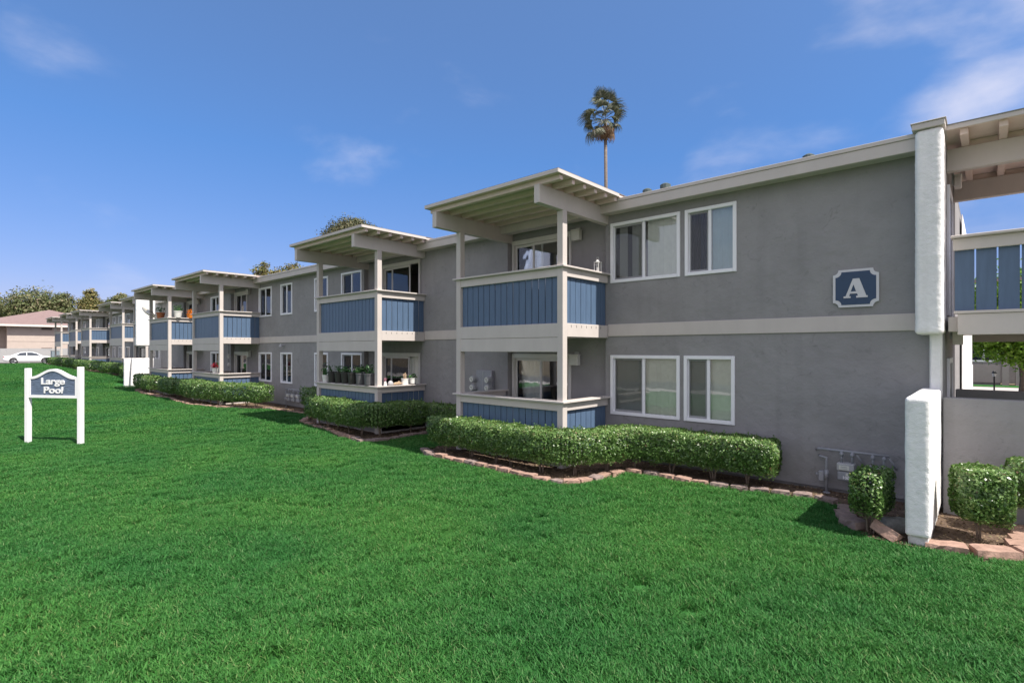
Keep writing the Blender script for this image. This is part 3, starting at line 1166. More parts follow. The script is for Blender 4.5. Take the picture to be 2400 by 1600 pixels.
def soil(name, poly, dz):
    """bed surface: triangulated and slightly lumpy"""
    P_ = [Vector(p) for p in poly]
    A_ = np.array(poly)
    gx, gy = np.meshgrid(np.arange(A_[:, 0].min(), A_[:, 0].max(), .4), np.arange(A_[:, 1].min(), A_[:, 1].max(), .25))
    gx, gy = gx.ravel(), gy.ravel()
    k_ = in_poly(gx, gy, poly)
    n_ = len(P_)
    pts = P_ + [Vector((a, b)) for a, b in zip(gx[k_], gy[k_])]
    vo, _, fo, *_r = delaunay_2d_cdt(pts, [], [list(range(n_))], 1, 1e-5)
    bm = bmesh.new()
    bv = [bm.verts.new((v.x, v.y, 0)) for v in vo]
    for f in fo:
        bm.faces.new([bv[q] for q in f])
    for v in bm.verts:
        v.co.z = gzf(v.co.x) + dz + .025 * mnoise.noise(v.co * 2.2)
    me = bpy.data.meshes.new(name)
    bm.to_mesh(me)
    bm.free()
    me.materials.append(SOIL)
    o = bpy.data.objects.new(name, me)
    COL.objects.link(o)
    o['kind'] = 'structure'


soil('soil_bed', soil_poly, .015)
soil('far_soil_bed', far_poly, .015)

# edging blocks: rough-faced concrete blocks, each one a part of its row
STV = []
for k in range(7):
    w, d, h = .285, .17, .13
    me = rough_box(-w / 2, w / 2, -d / 2, d / 2, 0, h, .05, .016, .012, 9, k * 7 + 1, amp2=.006)
    bm = bmesh.new()
    bm.from_mesh(me)
    for v in bm.verts:                       # narrower at the back, broken front face
        t = (v.co.y + d / 2) / d
        v.co.x *= 1 - .16 * t
        if v.co.y < -d * .3:
            v.co.y += .018 * mnoise.noise(v.co * 22 + Vector((k, 0, 0)))
    bm.to_mesh(me)
    bm.free()
    STV.append(me)
STV2 = []
for me in STV:
    c = me.copy()
    c.materials.append(STONEG)
    STV2.append(c)
    me.materials.append(STONE)


def edging(label, line, pitch=.295, sc=1.0, weathered=(), seed=0, zoff=0.0, greys=.15):
    rng = random.Random(seed)
    o = thing('stone_edging', label, 'edging', (line[len(line) // 2][0], line[len(line) // 2][1], gzf(line[len(line) // 2][0])))
    pts = [Vector(p) for p in line]
    seg = [(pts[i + 1] - pts[i]).length for i in range(len(pts) - 1)]
    tot = sum(seg)
    n = int(tot / (pitch * sc))
    for k in range(n):
        t = (k + .5) * tot / n
        i = 0
        while i < len(seg) - 1 and t > seg[i]:
            t -= seg[i]
            i += 1
        d = (pts[i + 1] - pts[i]).normalized()
        p = pts[i] + d * t
        nv = Vector((-d.y, d.x))
        p = p + nv * (.085 * sc + rng.uniform(-.018, .018))
        grey = any(a <= p.x <= b for a, b in weathered)
        me = rng.choice(STV2 if grey or rng.random() < greys else STV)
        inst('stone', me, o, (p.x, p.y, gzf(p.x) - .045 + rng.uniform(-.02, .012) + zoff),
             (rng.uniform(-.05, .05), rng.uniform(-.05, .05), math.atan2(d.y, d.x) + rng.uniform(-.07, .07)),
             (sc * rng.uniform(.93, 1.05), sc * rng.uniform(.9, 1.1), sc * rng.uniform(.9, 1.1)))
    return o


edging('curved tan block edging around the front hedge of the nearest balcony', BED1[:-3], seed=1, weathered=((-9.6, -8.4), (-3.4, -1.4)))
edging('tan block edging around the hedge of the balcony with plant pots', BED2, seed=2, weathered=((-11.8, -10.7),))
edging('long low tan block edging in front of the far round-ended hedge', BED3, seed=3)
edging('wide pink paving-block edging right of the near white wing wall', [(-.56, 7.58), (-.08, 7.63), (.3, 7.80), (.62, 8.1)], pitch=.30, sc=1.42, seed=4, zoff=-.045, greys=0)
o = thing('stepping_blocks', 'rows of flat pink blocks laid behind the edging at the right edge', 'paving blocks', (.45, 8.5, 0))
rng = random.Random(5)
for r in range(4):
    for c in range(3):
        inst('stone', STV[(r + c) % 7], o, (.30 + c * .36 + r * .03, 8.26 + r * .25, -.03), (0, 0, .25 + rng.uniform(-.05, .05)), (1.25, 1.5, .9))
for i, (x, y, rz, rx, s_, lab) in enumerate(((-1.40, 8.12, -1.1, 0, 1.1, 'flat block of the short curved row left of the near white wing wall'),
                                      (-1.27, 7.86, -.75, 0, 1.1, 'grey-pink block next to the trunk of the small near bush'))):
    o = inst('loose_block', STV2[i], None, (x, y, -.02 + .01 * i), (0, 0, rz), (s_, 1.2, 1.0))
    tag(o, lab, 'block')
o = inst('loose_block', STV[3], None, (-.93, 7.62, .03), (R(-28), R(20), -.45), (1.05, 1.0, 1.0))
tag(o, 'single tan block tipped on its side at the foot of the near wing wall', 'block')
o = inst('loose_block', STV[2], None, (-9.75, 8.75, .0), (0, 0, .1), (1.5, 1.2, 1.6))
tag(o, 'tan block standing alone between the two nearest hedges', 'block')
me = rough_box(-.17, .17, -.12, .12, -.03, .12, .04, .1, .03, 6, 5)
me.materials.append(ROCK)
for p in me.polygons:
    p.use_smooth = True
o = inst('rock', me, None, (-.86, 8.05, 0), (0, 0, .4))
tag(o, 'smooth grey rock behind the small near bush', 'rock')

# parking kerb
s = MB()
s.box(-83.9, -83.2, -8, 12.5, .25, .60)
o = s.build('kerb', CONC, None)
o['kind'] = 'structure'

# ------------------------------------------------------------------ grass
rngn = np.random.default_rng(11)


def tuft(nm, nb, rad, seed, hmin=.034, hmax=.078, wid=.0032):
    r = np.random.default_rng(seed)
    V, F, T = [], [], []
    for _ in range(nb):
        a, q = r.uniform(0, 2 * np.pi), rad * math.sqrt(r.uniform())
        bx, by = q * math.cos(a), q * math.sin(a)
        h = r.uniform(hmin, hmax)
        lean = r.uniform(.15, 1.0) * h
        la = r.uniform(0, 2 * np.pi)
        lx, ly = math.cos(la) * lean, math.sin(la) * lean
        fa = la + r.uniform(-.6, .6)
        wx, wy = -math.sin(fa) * wid * r.uniform(.7, 1.3), math.cos(fa) * wid * r.uniform(.7, 1.3)
        n = len(V)
        for t in (0, .45, .8):
            px, py, pz = bx + lx * t ** 1.8, by + ly * t ** 1.8, h * t * (1 - .22 * t)
            k = 1 - .35 * t
            V += [(px - wx * k, py - wy * k, pz - .012 * (t == 0)), (px + wx * k, py + wy * k, pz - .012 * (t == 0))]
        V.append((bx + lx, by + ly, h * .80))
        F += [(n, n + 1, n + 3, n + 2), (n + 2, n + 3, n + 5, n + 4), (n + 4, n + 5, n + 6)]
        tt = r.beta(2, 2.4)
        if r.uniform() < .05:
            tt = 1.0
        T += [tt] * 3
    me = bpy.data.meshes.new(nm)
    me.from_pydata(V, [], F)
    at = me.attributes.new('tint', 'FLOAT', 'FACE')
    at.data.foreach_set('value', np.array(T, dtype=np.float32))
    me.materials.append(GRASS)
    return bpy.data.objects.new(nm, me)


tcol = bpy.data.collections.new('grass_tufts')
NT = 5
for k in range(NT):
    tcol.objects.link(tuft('tuft_%d' % k, 150, .10, 20 + k))

TH = R(90 - 42.045)
cs_, sn_ = math.cos(TH), math.sin(TH)
lawn_block = np.array(soil_poly), np.array(far_poly)


def scatter(w0, w1, per_m2, sc0, sc1, seed):
    r = np.random.default_rng(seed)
    um = 1.16
    area = um * (w1 * w1 - w0 * w0)
    n = int(area * per_m2)
    w = np.sqrt(r.uniform(w0 * w0, w1 * w1, n))
    u = r.uniform(-um, um, n)
    x = u * w * sn_ - w * cs_
    y = u * w * cs_ + w * sn_
    ok = (y > -7.3) & (y < 11) & (x > -83) & (x < 4.4)
    for P in lawn_block:
        ok &= ~in_poly(x, y, P)
    ok &= ~((x > -41) & (x < -37.2) & (y > 7.7))
    ok &= ~((x > -.5) & (y > 7.9))
    ok &= ~((y > 9.3))
    x, y = x[ok], y[ok]
    # the turf is thicker in some places than in others
    z = gz(x)
    sc = r.uniform(sc0, sc1, len(x))
    return np.stack([x, y, z - .028 + .006], 1), sc


parts = [scatter(2.4, 7.5, 150, .80, 1.25, 1), scatter(7.5, 14, 85, .95, 1.45, 2), scatter(14, 30, 34, 1.3, 2.0, 3), scatter(30, 75, 9, 2.0, 3.2, 4)]
P = np.concatenate([p[0] for p in parts])
S = np.concatenate([p[1] for p in parts])
nP = len(P)
gme = bpy.data.meshes.new('grass')
gme.vertices.add(nP)
gme.vertices.foreach_set('co', P.reshape(-1).astype(np.float32))
for nm, tp, arr in (('rz', 'FLOAT', rngn.uniform(0, 6.283, nP)), ('sc', 'FLOAT', S), ('ix', 'INT', rngn.integers(0, NT, nP))):
    a = gme.attributes.new(nm, tp, 'POINT')
    a.data.foreach_set('value', arr.astype(np.int32 if tp == 'INT' else np.float32))
grass = bpy.data.objects.new('grass', gme)
COL.objects.link(grass)
grass['kind'] = 'stuff'
ng = bpy.data.node_groups.new('grass_scatter', 'GeometryNodeTree')
ng.interface.new_socket('Geometry', in_out='INPUT', socket_type='NodeSocketGeometry')
ng.interface.new_socket('Geometry', in_out='OUTPUT', socket_type='NodeSocketGeometry')
N = ng.nodes.new
gi, go = N('NodeGroupInput'), N('NodeGroupOutput')
ci = N('GeometryNodeCollectionInfo')
ci.inputs['Collection'].default_value = tcol
ci.inputs['Separate Children'].default_value = True
ci.inputs['Reset Children'].default_value = True
ip = N('GeometryNodeInstanceOnPoints')
ip.inputs['Pick Instance'].default_value = True


def named(nm, tp):
    n = N('GeometryNodeInputNamedAttribute')
    n.data_type = tp
    n.inputs['Name'].default_value = nm
    return n.outputs['Attribute']


cx = N('ShaderNodeCombineXYZ')
gl = ng.links.new
gl(named('rz', 'FLOAT'), cx.inputs['Z'])
gl(gi.outputs[0], ip.inputs['Points'])
gl(ci.outputs[0], ip.inputs['Instance'])
gl(named('ix', 'INT'), ip.inputs['Instance Index'])
gl(cx.outputs[0], ip.inputs['Rotation'])
gl(named('sc', 'FLOAT'), ip.inputs['Scale'])
gl(ip.outputs[0], go.inputs[0])
md = grass.modifiers.new('scatter', 'NODES')
md.node_group = ng

# ------------------------------------------------------------------ hedges
def hedge(label, path, hw, z0, z1, n, leaf=.05, seed=0, stems=True, group=None, ends=.14, cat='hedge', nm='hedge', topvar=.03):
    r = np.random.default_rng(seed)
    pts = np.array(path, float)
    for _ in range(3):                          # round the corners of the path
        if len(pts) > 2:
            a, b = pts[:-1], pts[1:]
            mid = np.stack([a * .75 + b * .25, a * .25 + b * .75], 1).reshape(-1, 2)
            pts = np.concatenate([pts[:1], mid[1:-1], pts[-1:]])
    seg = np.linalg.norm(np.diff(pts, axis=0), axis=1)
    tot = seg.sum()
    cum = np.concatenate([[0], np.cumsum(seg)])
    hh = (z1 - z0) / 2
    s_ = r.uniform(-ends, tot + ends, n)
    sc = np.clip(s_, 0, tot)
    i = np.clip(np.searchsorted(cum, sc, side='right') - 1, 0, len(seg) - 1)
    t = (sc - cum[i]) / seg[i]
    base = pts[i] + (pts[i + 1] - pts[i]) * t[:, None]
    d = (pts[i + 1] - pts[i]) / seg[i][:, None]
    base = base + d * (s_ - sc)[:, None]
    nrm = np.stack([-d[:, 1], d[:, 0]], 1)
    u4 = r.uniform(0, 2 * hw + 2 * hh, n) * 2             # evenly round the clipped section
    A = np.where(u4 < 2 * hw, u4 / hw - 1, np.where(u4 < 4 * hw, (u4 - 2 * hw) / hw - 1, np.where(u4 < 4 * hw + 2 * hh, -1, 1)))
    v4 = np.where(u4 < 4 * hw + 2 * hh, (u4 - 4 * hw) / hh - 1, (u4 - 4 * hw - 2 * hh) / hh - 1)
    B = np.where(u4 < 2 * hw, 1, np.where(u4 < 4 * hw, -1, v4))
    rs = (np.abs(A) ** 9 + np.abs(B) ** 9) ** (-1 / 9.0)
    A, B = A * rs, B * rs
    ph = np.arctan2(B, A)
    over = np.clip(np.abs(s_ - sc) / ends, 0, 1)
    shr = np.sqrt(np.clip(1 - (over * .9) ** 3, 0.05, 1))
    depth = 1 - np.abs(r.normal(0, .12, n))
    inner = r.uniform(0, 1, n) < .22
    depth[inner] = r.uniform(.25, .95, inner.sum())
    depth[over > .75] *= r.uniform(0, 1, (over > .75).sum()) ** .5
    lump = np.array([mnoise.noise(Vector((b[0] * 1.9, b[1] * 1.9, seed + 1.3 * math.sin(p_)))) for b, p_ in zip(base, ph)])
    lump2 = np.array([mnoise.noise(Vector((b[0] * 5.5, b[1] * 5.5, seed + 4 * math.sin(p_)))) for b, p_ in zip(base, ph)])
    k = depth * shr * (1 + .07 * lump + .13 * lump2)
    off = hw * A * k
    z = (z0 + hh) + hh * B * k
    z += np.where(B > .5, topvar * lump, 0)
    # ragged lower edge
    low = B < -.5
    z[low] += r.uniform(-.05, .11, low.sum()) * (.4 + lump2[low] * 1.6)
    P3 = np.stack([base[:, 0] + nrm[:, 0] * off, base[:, 1] + nrm[:, 1] * off, z + gz(base[:, 0])], 1)
    N3 = np.stack([nrm[:, 0] * A, nrm[:, 1] * A, B], 1)
    N3[:, :2] += d * np.sign(s_ - sc)[:, None] * over[:, None] * 1.2
    ns_ = int(tot * 16)                          # stray shoots above the clipped top
    top = np.nonzero((B > .8) & (depth > .85))[0]
    if len(top) > ns_ > 0 and stems:
        pick = r.choice(top, ns_)
        up_ = np.repeat(P3[pick], 5, 0)
        up_[:, 2] += np.tile([.01, .025, .04, .055, .07], ns_) * np.repeat(r.uniform(.4, 1.2, ns_), 5)
        up_[:, :2] += r.normal(0, .008, (ns_ * 5, 2))
        j_ = r.choice(n, ns_ * 5, replace=False)
        P3[j_] = up_
        N3[j_] = r.normal(0, 1, (ns_ * 5, 3))
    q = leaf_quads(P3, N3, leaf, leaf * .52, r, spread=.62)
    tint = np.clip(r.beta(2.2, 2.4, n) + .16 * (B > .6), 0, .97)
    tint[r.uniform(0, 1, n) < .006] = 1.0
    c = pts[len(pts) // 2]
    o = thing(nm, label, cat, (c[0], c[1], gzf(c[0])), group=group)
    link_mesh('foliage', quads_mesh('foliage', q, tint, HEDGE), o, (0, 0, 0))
    if stems:
        rr = random.Random(seed)
        ns = max(1, int(tot / .62))
        for k in range(ns):
            t = (k + .5 + rr.uniform(-.25, .25)) * tot / ns
            j = min(int(np.searchsorted(cum, t, side='right') - 1), len(seg) - 1)
            b = pts[j] + (pts[j + 1] - pts[j]) * ((t - cum[j]) / seg[j])
            m = MB()
            for _ in range(rr.choice((2, 3, 3, 4))):
                a = rr.uniform(0, 6.28)
                l = rr.uniform(.04, .15)
                g = gzf(b[0])
                zt = z0 + hh * rr.uniform(.25, .6)
                r0 = rr.uniform(.009, .019)
                bx, by = b[0] + rr.uniform(-.03, .03), b[1] + rr.uniform(-.03, .03)
                m.tube([(bx, by, g - .03), (bx + .25 * l * math.cos(a), by + .25 * l * math.sin(a), g + z0 * .55),
                        (bx + l * math.cos(a), by + l * math.sin(a), g + zt)], [r0, r0 * .85, r0 * .5], 6)
            m.build('stem', BARK, o, smooth=True)
    return o


hedge('clipped hedge in front of the nearest balcony, wrapping its corner along the wall',
      [(-9.0, 7.62), (-8.0, 7.55), (-6.6, 7.52), (-5.95, 7.50), (-5.55, 7.62), (-5.32, 7.95), (-5.22, 8.45), (-4.95, 8.85), (-4.4, 9.0), (-3.3, 9.08), (-2.62, 9.12)],
      .33, .25, .81, 68000, .048, seed=1)
hedge('dark clipped hedge against the wall between the two nearest balconies', [(-11.3, 9.18), (-10.4, 9.2), (-9.35, 9.22)], .26, .34, .82, 8500, .05, seed=2)
hedge('clipped hedge under the balcony with the row of plant pots', [(-15.1, 7.92), (-14.2, 7.72), (-13.0, 7.62), (-12.0, 7.55), (-11.65, 7.75), (-11.6, 8.4), (-11.45, 9.0)],
      .36, .28, .87, 32000, .055, seed=3)
hedge('small dark hedge by the wall between the far gas meters and the potted balcony', [(-18.2, 9.2), (-16.6, 9.2)], .26, .3, .90, 5500, .06, seed=4)
hedge('round-ended bright hedge in front of the third balcony', [(-26.3, 7.75), (-25, 7.65), (-23.6, 7.6), (-22.6, 7.8), (-21.6, 8.15), (-20.3, 8.5)],
      .42, .28, .95, 24000, .07, seed=5, ends=.25)
hedge('short dark hedge between the third balcony hedge and the far white wall hedge', [(-30.3, 8.0), (-29.0, 7.75), (-27.4, 7.75)], .36, .24, .86, 9500, .075, seed=6)
hedge('small lit hedge right beside the far white wing wall', [(-35.2, 8.1), (-33.4, 7.9), (-31.2, 7.8)], .40, .24, .90, 10500, .08, seed=7)
hedge('small leafy bush left of the near white wing wall', [(-1.10, 7.55), (-1.04, 8.05)], .17, .26, .78, 5200, .045, seed=8, ends=.10, cat='bush', nm='bush')
hedge('large box-shaped bright bush right of the near white wing wall', [(-.20, 8.22), (.06, 8.36)], .26, .27, .88, 10500, .046, seed=9, ends=.10, cat='bush', nm='bush')
hedge('bush cut off by the right edge, against the low grey wall', [(.28, 8.95), (1.0, 9.05)], .25, .36, .92, 8000, .05, seed=10, cat='bush', nm='bush')
FARH = [([(-41, 9.3), (-43.5, 9.2)], 'far hedge just past the white wing wall, half in its shade'),
        ([(-46.5, 9.9), (-48.2, 9.4), (-50.5, 9.3)], 'far rounded hedge under the second balcony past the white wing wall'),
        ([(-53.5, 9.5), (-56, 9.5), (-59, 9.5), (-63, 9.4)], 'long flat far hedge behind the pool sign post'),
        ([(-64.5, 9.6), (-66.5, 9.4), (-68, 9.5)], 'far dark hedge behind the middle of the pool sign'),
        ([(-70, 9.6), (-73, 9.5), (-78, 9.4)], 'farthest hedge, next to the front wheel of the white car')]
for i, (p, lab) in enumerate(FARH):
    hedge(lab, p, .45, .18, .88, 5200, .13, seed=30 + i, stems=False, ends=.3, group='hedges along the far building')

# dry leaves and chips lying in the beds
rl = np.random.default_rng(77)
lx, ly = rl.uniform(-37, 1.0, 60000), rl.uniform(7.0, 9.6, 60000)
kp = in_poly(lx, ly, soil_poly) & (rl.uniform(0, 1, 60000) < np.clip(1.5 + lx * .035, .2, 1))
lx, ly = lx[kp][:14000], ly[kp][:14000]
lz = np.array([.027 + .025 * mnoise.noise(Vector((a, b, 0)) * 2.2) for a, b in zip(lx, ly)]) + gz(lx)
lq = leaf_quads(np.stack([lx, ly, lz], 1), np.tile([0, 0, 1.0], (len(lx), 1)), .04, .022, rl, .45)
LITTER = leafmat('dry_litter', [(0, (.07, .045, .03)), (.5, (.20, .14, .085)), (.85, (.36, .27, .17)), (1, (.10, .16, .05))], .8, .1, .1)
o = link_mesh('leaf_litter', quads_mesh('leaf_litter', lq, rl.beta(1.6, 1.8, len(lx)), LITTER))
o['kind'] = 'stuff'

REDFL = leafmat('red_flower_leaves', [(0, (.03, .08, .02)), (.25, (.45, .01, .03)), (1, (.75, .06, .10))], .6, .2, .2)
PINKFL = leafmat('pink_flower_leaves', [(0, (.05, .10, .03)), (.4, (.50, .15, .25)), (1, (.75, .50, .55))], .6, .2, .2)
ORFL = leafmat('orange_flower_leaves', [(0, (.05, .10, .03)), (.3, (.75, .20, .02)), (1, (.85, .40, .06))], .6, .2, .2)

# ------------------------------------------------------------------ pool sign
sx0, sy0, sx1, sy1 = -17.20, 1.66, -15.95, 2.46
sa = math.atan2(sy1 - sy0, sx1 - sx0)
sl = math.hypot(sx1 - sx0, sy1 - sy0)
sg = thing('pool_sign', 'white framed lawn sign reading Large Pool on two white posts', 'sign', ((sx0 + sx1) / 2, (sy0 + sy1) / 2, 0), (0, 0, sa))
for sgn, h in ((-1, 1.80), (1, 1.84)):
    s = MB(); s.box(sgn * sl / 2 - .052, sgn * sl / 2 + .052, -.05, .05, -.3, h)
    s.build('post', WHITE, sg, bevel=.008, local=True)


def arch(hw, zs, za, n=24):
    return [(hw * (1 - 2 * k / n), zs + (za - zs) * (.5 + .5 * math.cos(math.pi * max(-1, min(1, (1 - 2 * k / n) * 1.02)))) ** 1.15) for k in range(n + 1)]


hw = sl / 2 - .054
out = [(-hw, 1.10), (hw, 1.10)] + arch(hw, 1.60, 1.79)
inn = [(-hw + .06, 1.165), (hw - .06, 1.165)] + arch(hw - .06, 1.545, 1.735)
s = MB(); s.prism(inn, 'y', -.028, .02); s.build('sign_board', SIGNBLUE, sg, local=True)
bm = bmesh.new()
ov = [[bm.verts.new((x, y, z)) for x, z in out] for y in (-.04, .03)]
iv = [[bm.verts.new((x, y, z)) for x, z in inn] for y in (-.04, .03)]
for ring_a, ring_b in ((ov[0], iv[0]), (ov[1], iv[1]), (ov[0], ov[1]), (iv[0], iv[1])):
    n = len(ring_a)
    for k in range(n):
        bm.faces.new((ring_a[k], ring_a[(k + 1) % n], ring_b[(k + 1) % n], ring_b[k]))
bmesh.ops.recalc_face_normals(bm, faces=bm.faces)
me = bpy.data.meshes.new('sign_frame')
bm.to_mesh(me); bm.free()
me.materials.append(WHITE)
o = bpy.data.objects.new('sign_frame', me); COL.objects.link(o); o.parent = sg
for sgn in (-1, 1):
    s = MB()
    for z in (1.18, 1.5):
        s.box(sgn * (hw + .02) - .018, sgn * (hw + .02) + .018, -.046, -.03, z, z + .05)
    s.build('bracket', METER, sg, local=True)


def lettering(name, body, size, bold, parent, loc, material, sx=1.0, depth=.006, rot=(R(90), 0, 0)):
    cu = bpy.data.curves.new(name, 'FONT')
    cu.body = body
    cu.size = size
    cu.offset = bold
    cu.extrude = depth
    cu.align_x = 'CENTER'
    tmp = bpy.data.objects.new('tmp_text', cu)
    COL.objects.link(tmp)
    dg = bpy.context.evaluated_depsgraph_get()
    me = bpy.data.meshes.new_from_object(tmp.evaluated_get(dg))
    bpy.data.objects.remove(tmp)
    me.name = name
    me.materials.clear()
    me.materials.append(material)
    o = bpy.data.objects.new(name, me)
    COL.objects.link(o)
    o.parent = parent
    o.location = loc
    o.rotation_euler = rot
    o.scale = (sx, 1, 1)
    return o


lettering('lettering', 'Large', .215, .0055, sg, (0.0, -.036, 1.425), WHITE, 1.42)
lettering('lettering', 'Pool', .215, .0055, sg, (0.02, -.036, 1.215), WHITE, 1.42)

# ------------------------------------------------------------------ plaque with the letter A
px0, px1, pz0, pz1 = -1.825, -1.225, 2.905, 3.485
pl = thing('letter_plaque', 'navy plaque with scooped corners and a big pale letter A', 'plaque', ((px0 + px1) / 2, D, (pz0 + pz1) / 2))


def scoop_poly(hw, hh, r, n=5):
    P_ = []
    for cx, cz, a0, a1 in ((hw, hh, 270, 180), (-hw, hh, 360, 270), (-hw, -hh, 90, 0), (hw, -hh, 180, 90)):
        for k in range(n + 1):
            a = R(a0 + (a1 - a0) * k / n)
            P_.append((cx + r * math.cos(a), cz + r * math.sin(a)))
    return P_


hwp, hhp = (px1 - px0) / 2, (pz1 - pz0) / 2
s = MB(); s.prism(scoop_poly(hwp, hhp, .075), 'y', -.034, -.003); s.build('plaque_border', PLATE, pl, local=True)
s = MB(); s.prism(scoop_poly(hwp - .035, hhp - .035, .08), 'y', -.038, -.0345); s.build('plaque_field', NAVY, pl, local=True)
AP = [(-.155, -.15), (-.062, -.15), (-.062, -.122), (-.082, -.122), (-.070, -.085), (.022, -.085), (.036, -.122), (.012, -.122), (.012, -.15),
      (.160, -.15), (.160, -.122), (.142, -.122), (.052, .145), (-.032, .145), (-.128, -.122), (-.155, -.122)]
AH = [(-.060, -.052), (.010, -.052), (-.024, .058)]
bm = bmesh.new()
ring = [bm.verts.new((x, -.047, z)) for x, z in AP]
hole = [bm.verts.new((x, -.047, z)) for x, z in AH]
ed = [bm.edges.new((ring[i], ring[(i + 1) % len(ring)])) for i in range(len(ring))] + [bm.edges.new((hole[i], hole[(i + 1) % 3])) for i in range(3)]
bmesh.ops.triangle_fill(bm, edges=ed, use_beauty=True)
ex = bmesh.ops.extrude_face_region(bm, geom=list(bm.faces))
for v in [g for g in ex['geom'] if isinstance(g, bmesh.types.BMVert)]:
    v.co.y += .009
bmesh.ops.recalc_face_normals(bm, faces=bm.faces)
me = bpy.data.meshes.new('letter'); bm.to_mesh(me); bm.free(); me.materials.append(PLATE)
o = bpy.data.objects.new('letter', me); COL.objects.link(o); o.parent = pl

# ------------------------------------------------------------------ wall lamps
def wall_lamp(label, x, y, z, s_=1.0, face='-y', mt=None, group='white box lamps beside the balcony doors'):
    o = thing('wall_lamp', label, 'lamp', (x, y, z), (0, 0, 0 if face == '-y' else R(90)), group=group)
    m = MB(); m.box(-.06 * s_, .06 * s_, -.03, -.002, -.02, .2 * s_); m.build('back_plate', METER, o, local=True, bevel=.004)
    m = MB(); m.box(-.11 * s_, .11 * s_, -.15 * s_, -.031, -.10 * s_, .12 * s_); m.build('diffuser', mt or LAMPW, o, local=True, bevel=.014, segs=2)
    m = MB(); m.box(-.115 * s_, .115 * s_, -.155 * s_, -.03, .121 * s_, .145 * s_); m.build('lamp_cap', LAMPW, o, local=True, bevel=.004)
    return o


wall_lamp('white box lamp by the open upstairs door of the nearest balcony', -6.79, D + REC, 4.76)
wall_lamp('white box lamp by the ground floor door of the nearest balcony', -6.83, D + REC, 2.0)
wall_lamp('small square lamp by the upstairs door of the third balcony', -24.6, D + REC, 4.80)
wall_lamp('small square lamp by the ground floor door of the third balcony', -24.55, D + REC, 2.02)
wall_lamp('small square lamp on the upper wall of the fourth balcony', -31.1, D + REC, 4.76)
wall_lamp('taupe box lamp low in the passage behind the near white wing wall', -.43, 10.05, 2.42, 1.0, '+x', TRIM, 'taupe box lamps in the passage')
wall_lamp('taupe box lamp high under the roof of the covered walkway', -.43, 10.6, 4.80, .8, '+x', TRIM, 'taupe box lamps in the passage')

# floodlight on the wall between the windows
o = thing('flood_light', 'small grey floodlight on the wall above the far lower windows', 'lamp', (-20.9, D, 2.42))
m = MB(); m.tube([(0, 0, 0), (0, -.10, .03)], .02, 8); m.build('arm', METER, o, local=True)
m = MB(); m.lathe((0, -.14, -.06), [(.03, .12), (.06, .06), (.075, 0)], 10); m.build('lamp_head', METER, o, local=True)

# ------------------------------------------------------------------ meters
o = thing('electric_meters', 'grey electric panel with four round meters on the wall behind the nearest balcony', 'meter panel', (-9.55, D, .7))
m = MB(); m.box(-.26, .30, -.10, -.002, .15, 1.02); m.build('cabinet', PIPE, o, local=True, bevel=.006)
m = MB(); m.box(-.02, .0, -.106, -.101, .17, 1.0); m.box(.27, .29, -.108, -.101, .17, 1.0); m.build('cover_strip', METER, o, local=True)
for dx, dz in ((-.30, .79), (-.30, .58), (.24, .79), (.24, .59)):
    m = MB()
    m.tube([(dx, -.10, dz), (dx, -.20, dz)], .088, 18)
    m.tube([(dx, -.2005, dz), (dx, -.235, dz)], [.088, .072], 18)
    q = m.build('meter', METER, o, local=True)
    m = MB(); m.tube([(dx, -.2355, dz), (dx, -.243, dz)], .064, 18); m.build('dial', DIALM, q, local=True)
    m = MB(); m.box(dx - .03, dx + .03, -.2445, -.2435, dz + .01, dz + .025); m.box(dx - .005, dx + .04, -.2445, -.2435, dz - .028, dz - .018)
    m.build('dial_marks', BLACKM, q, local=True)


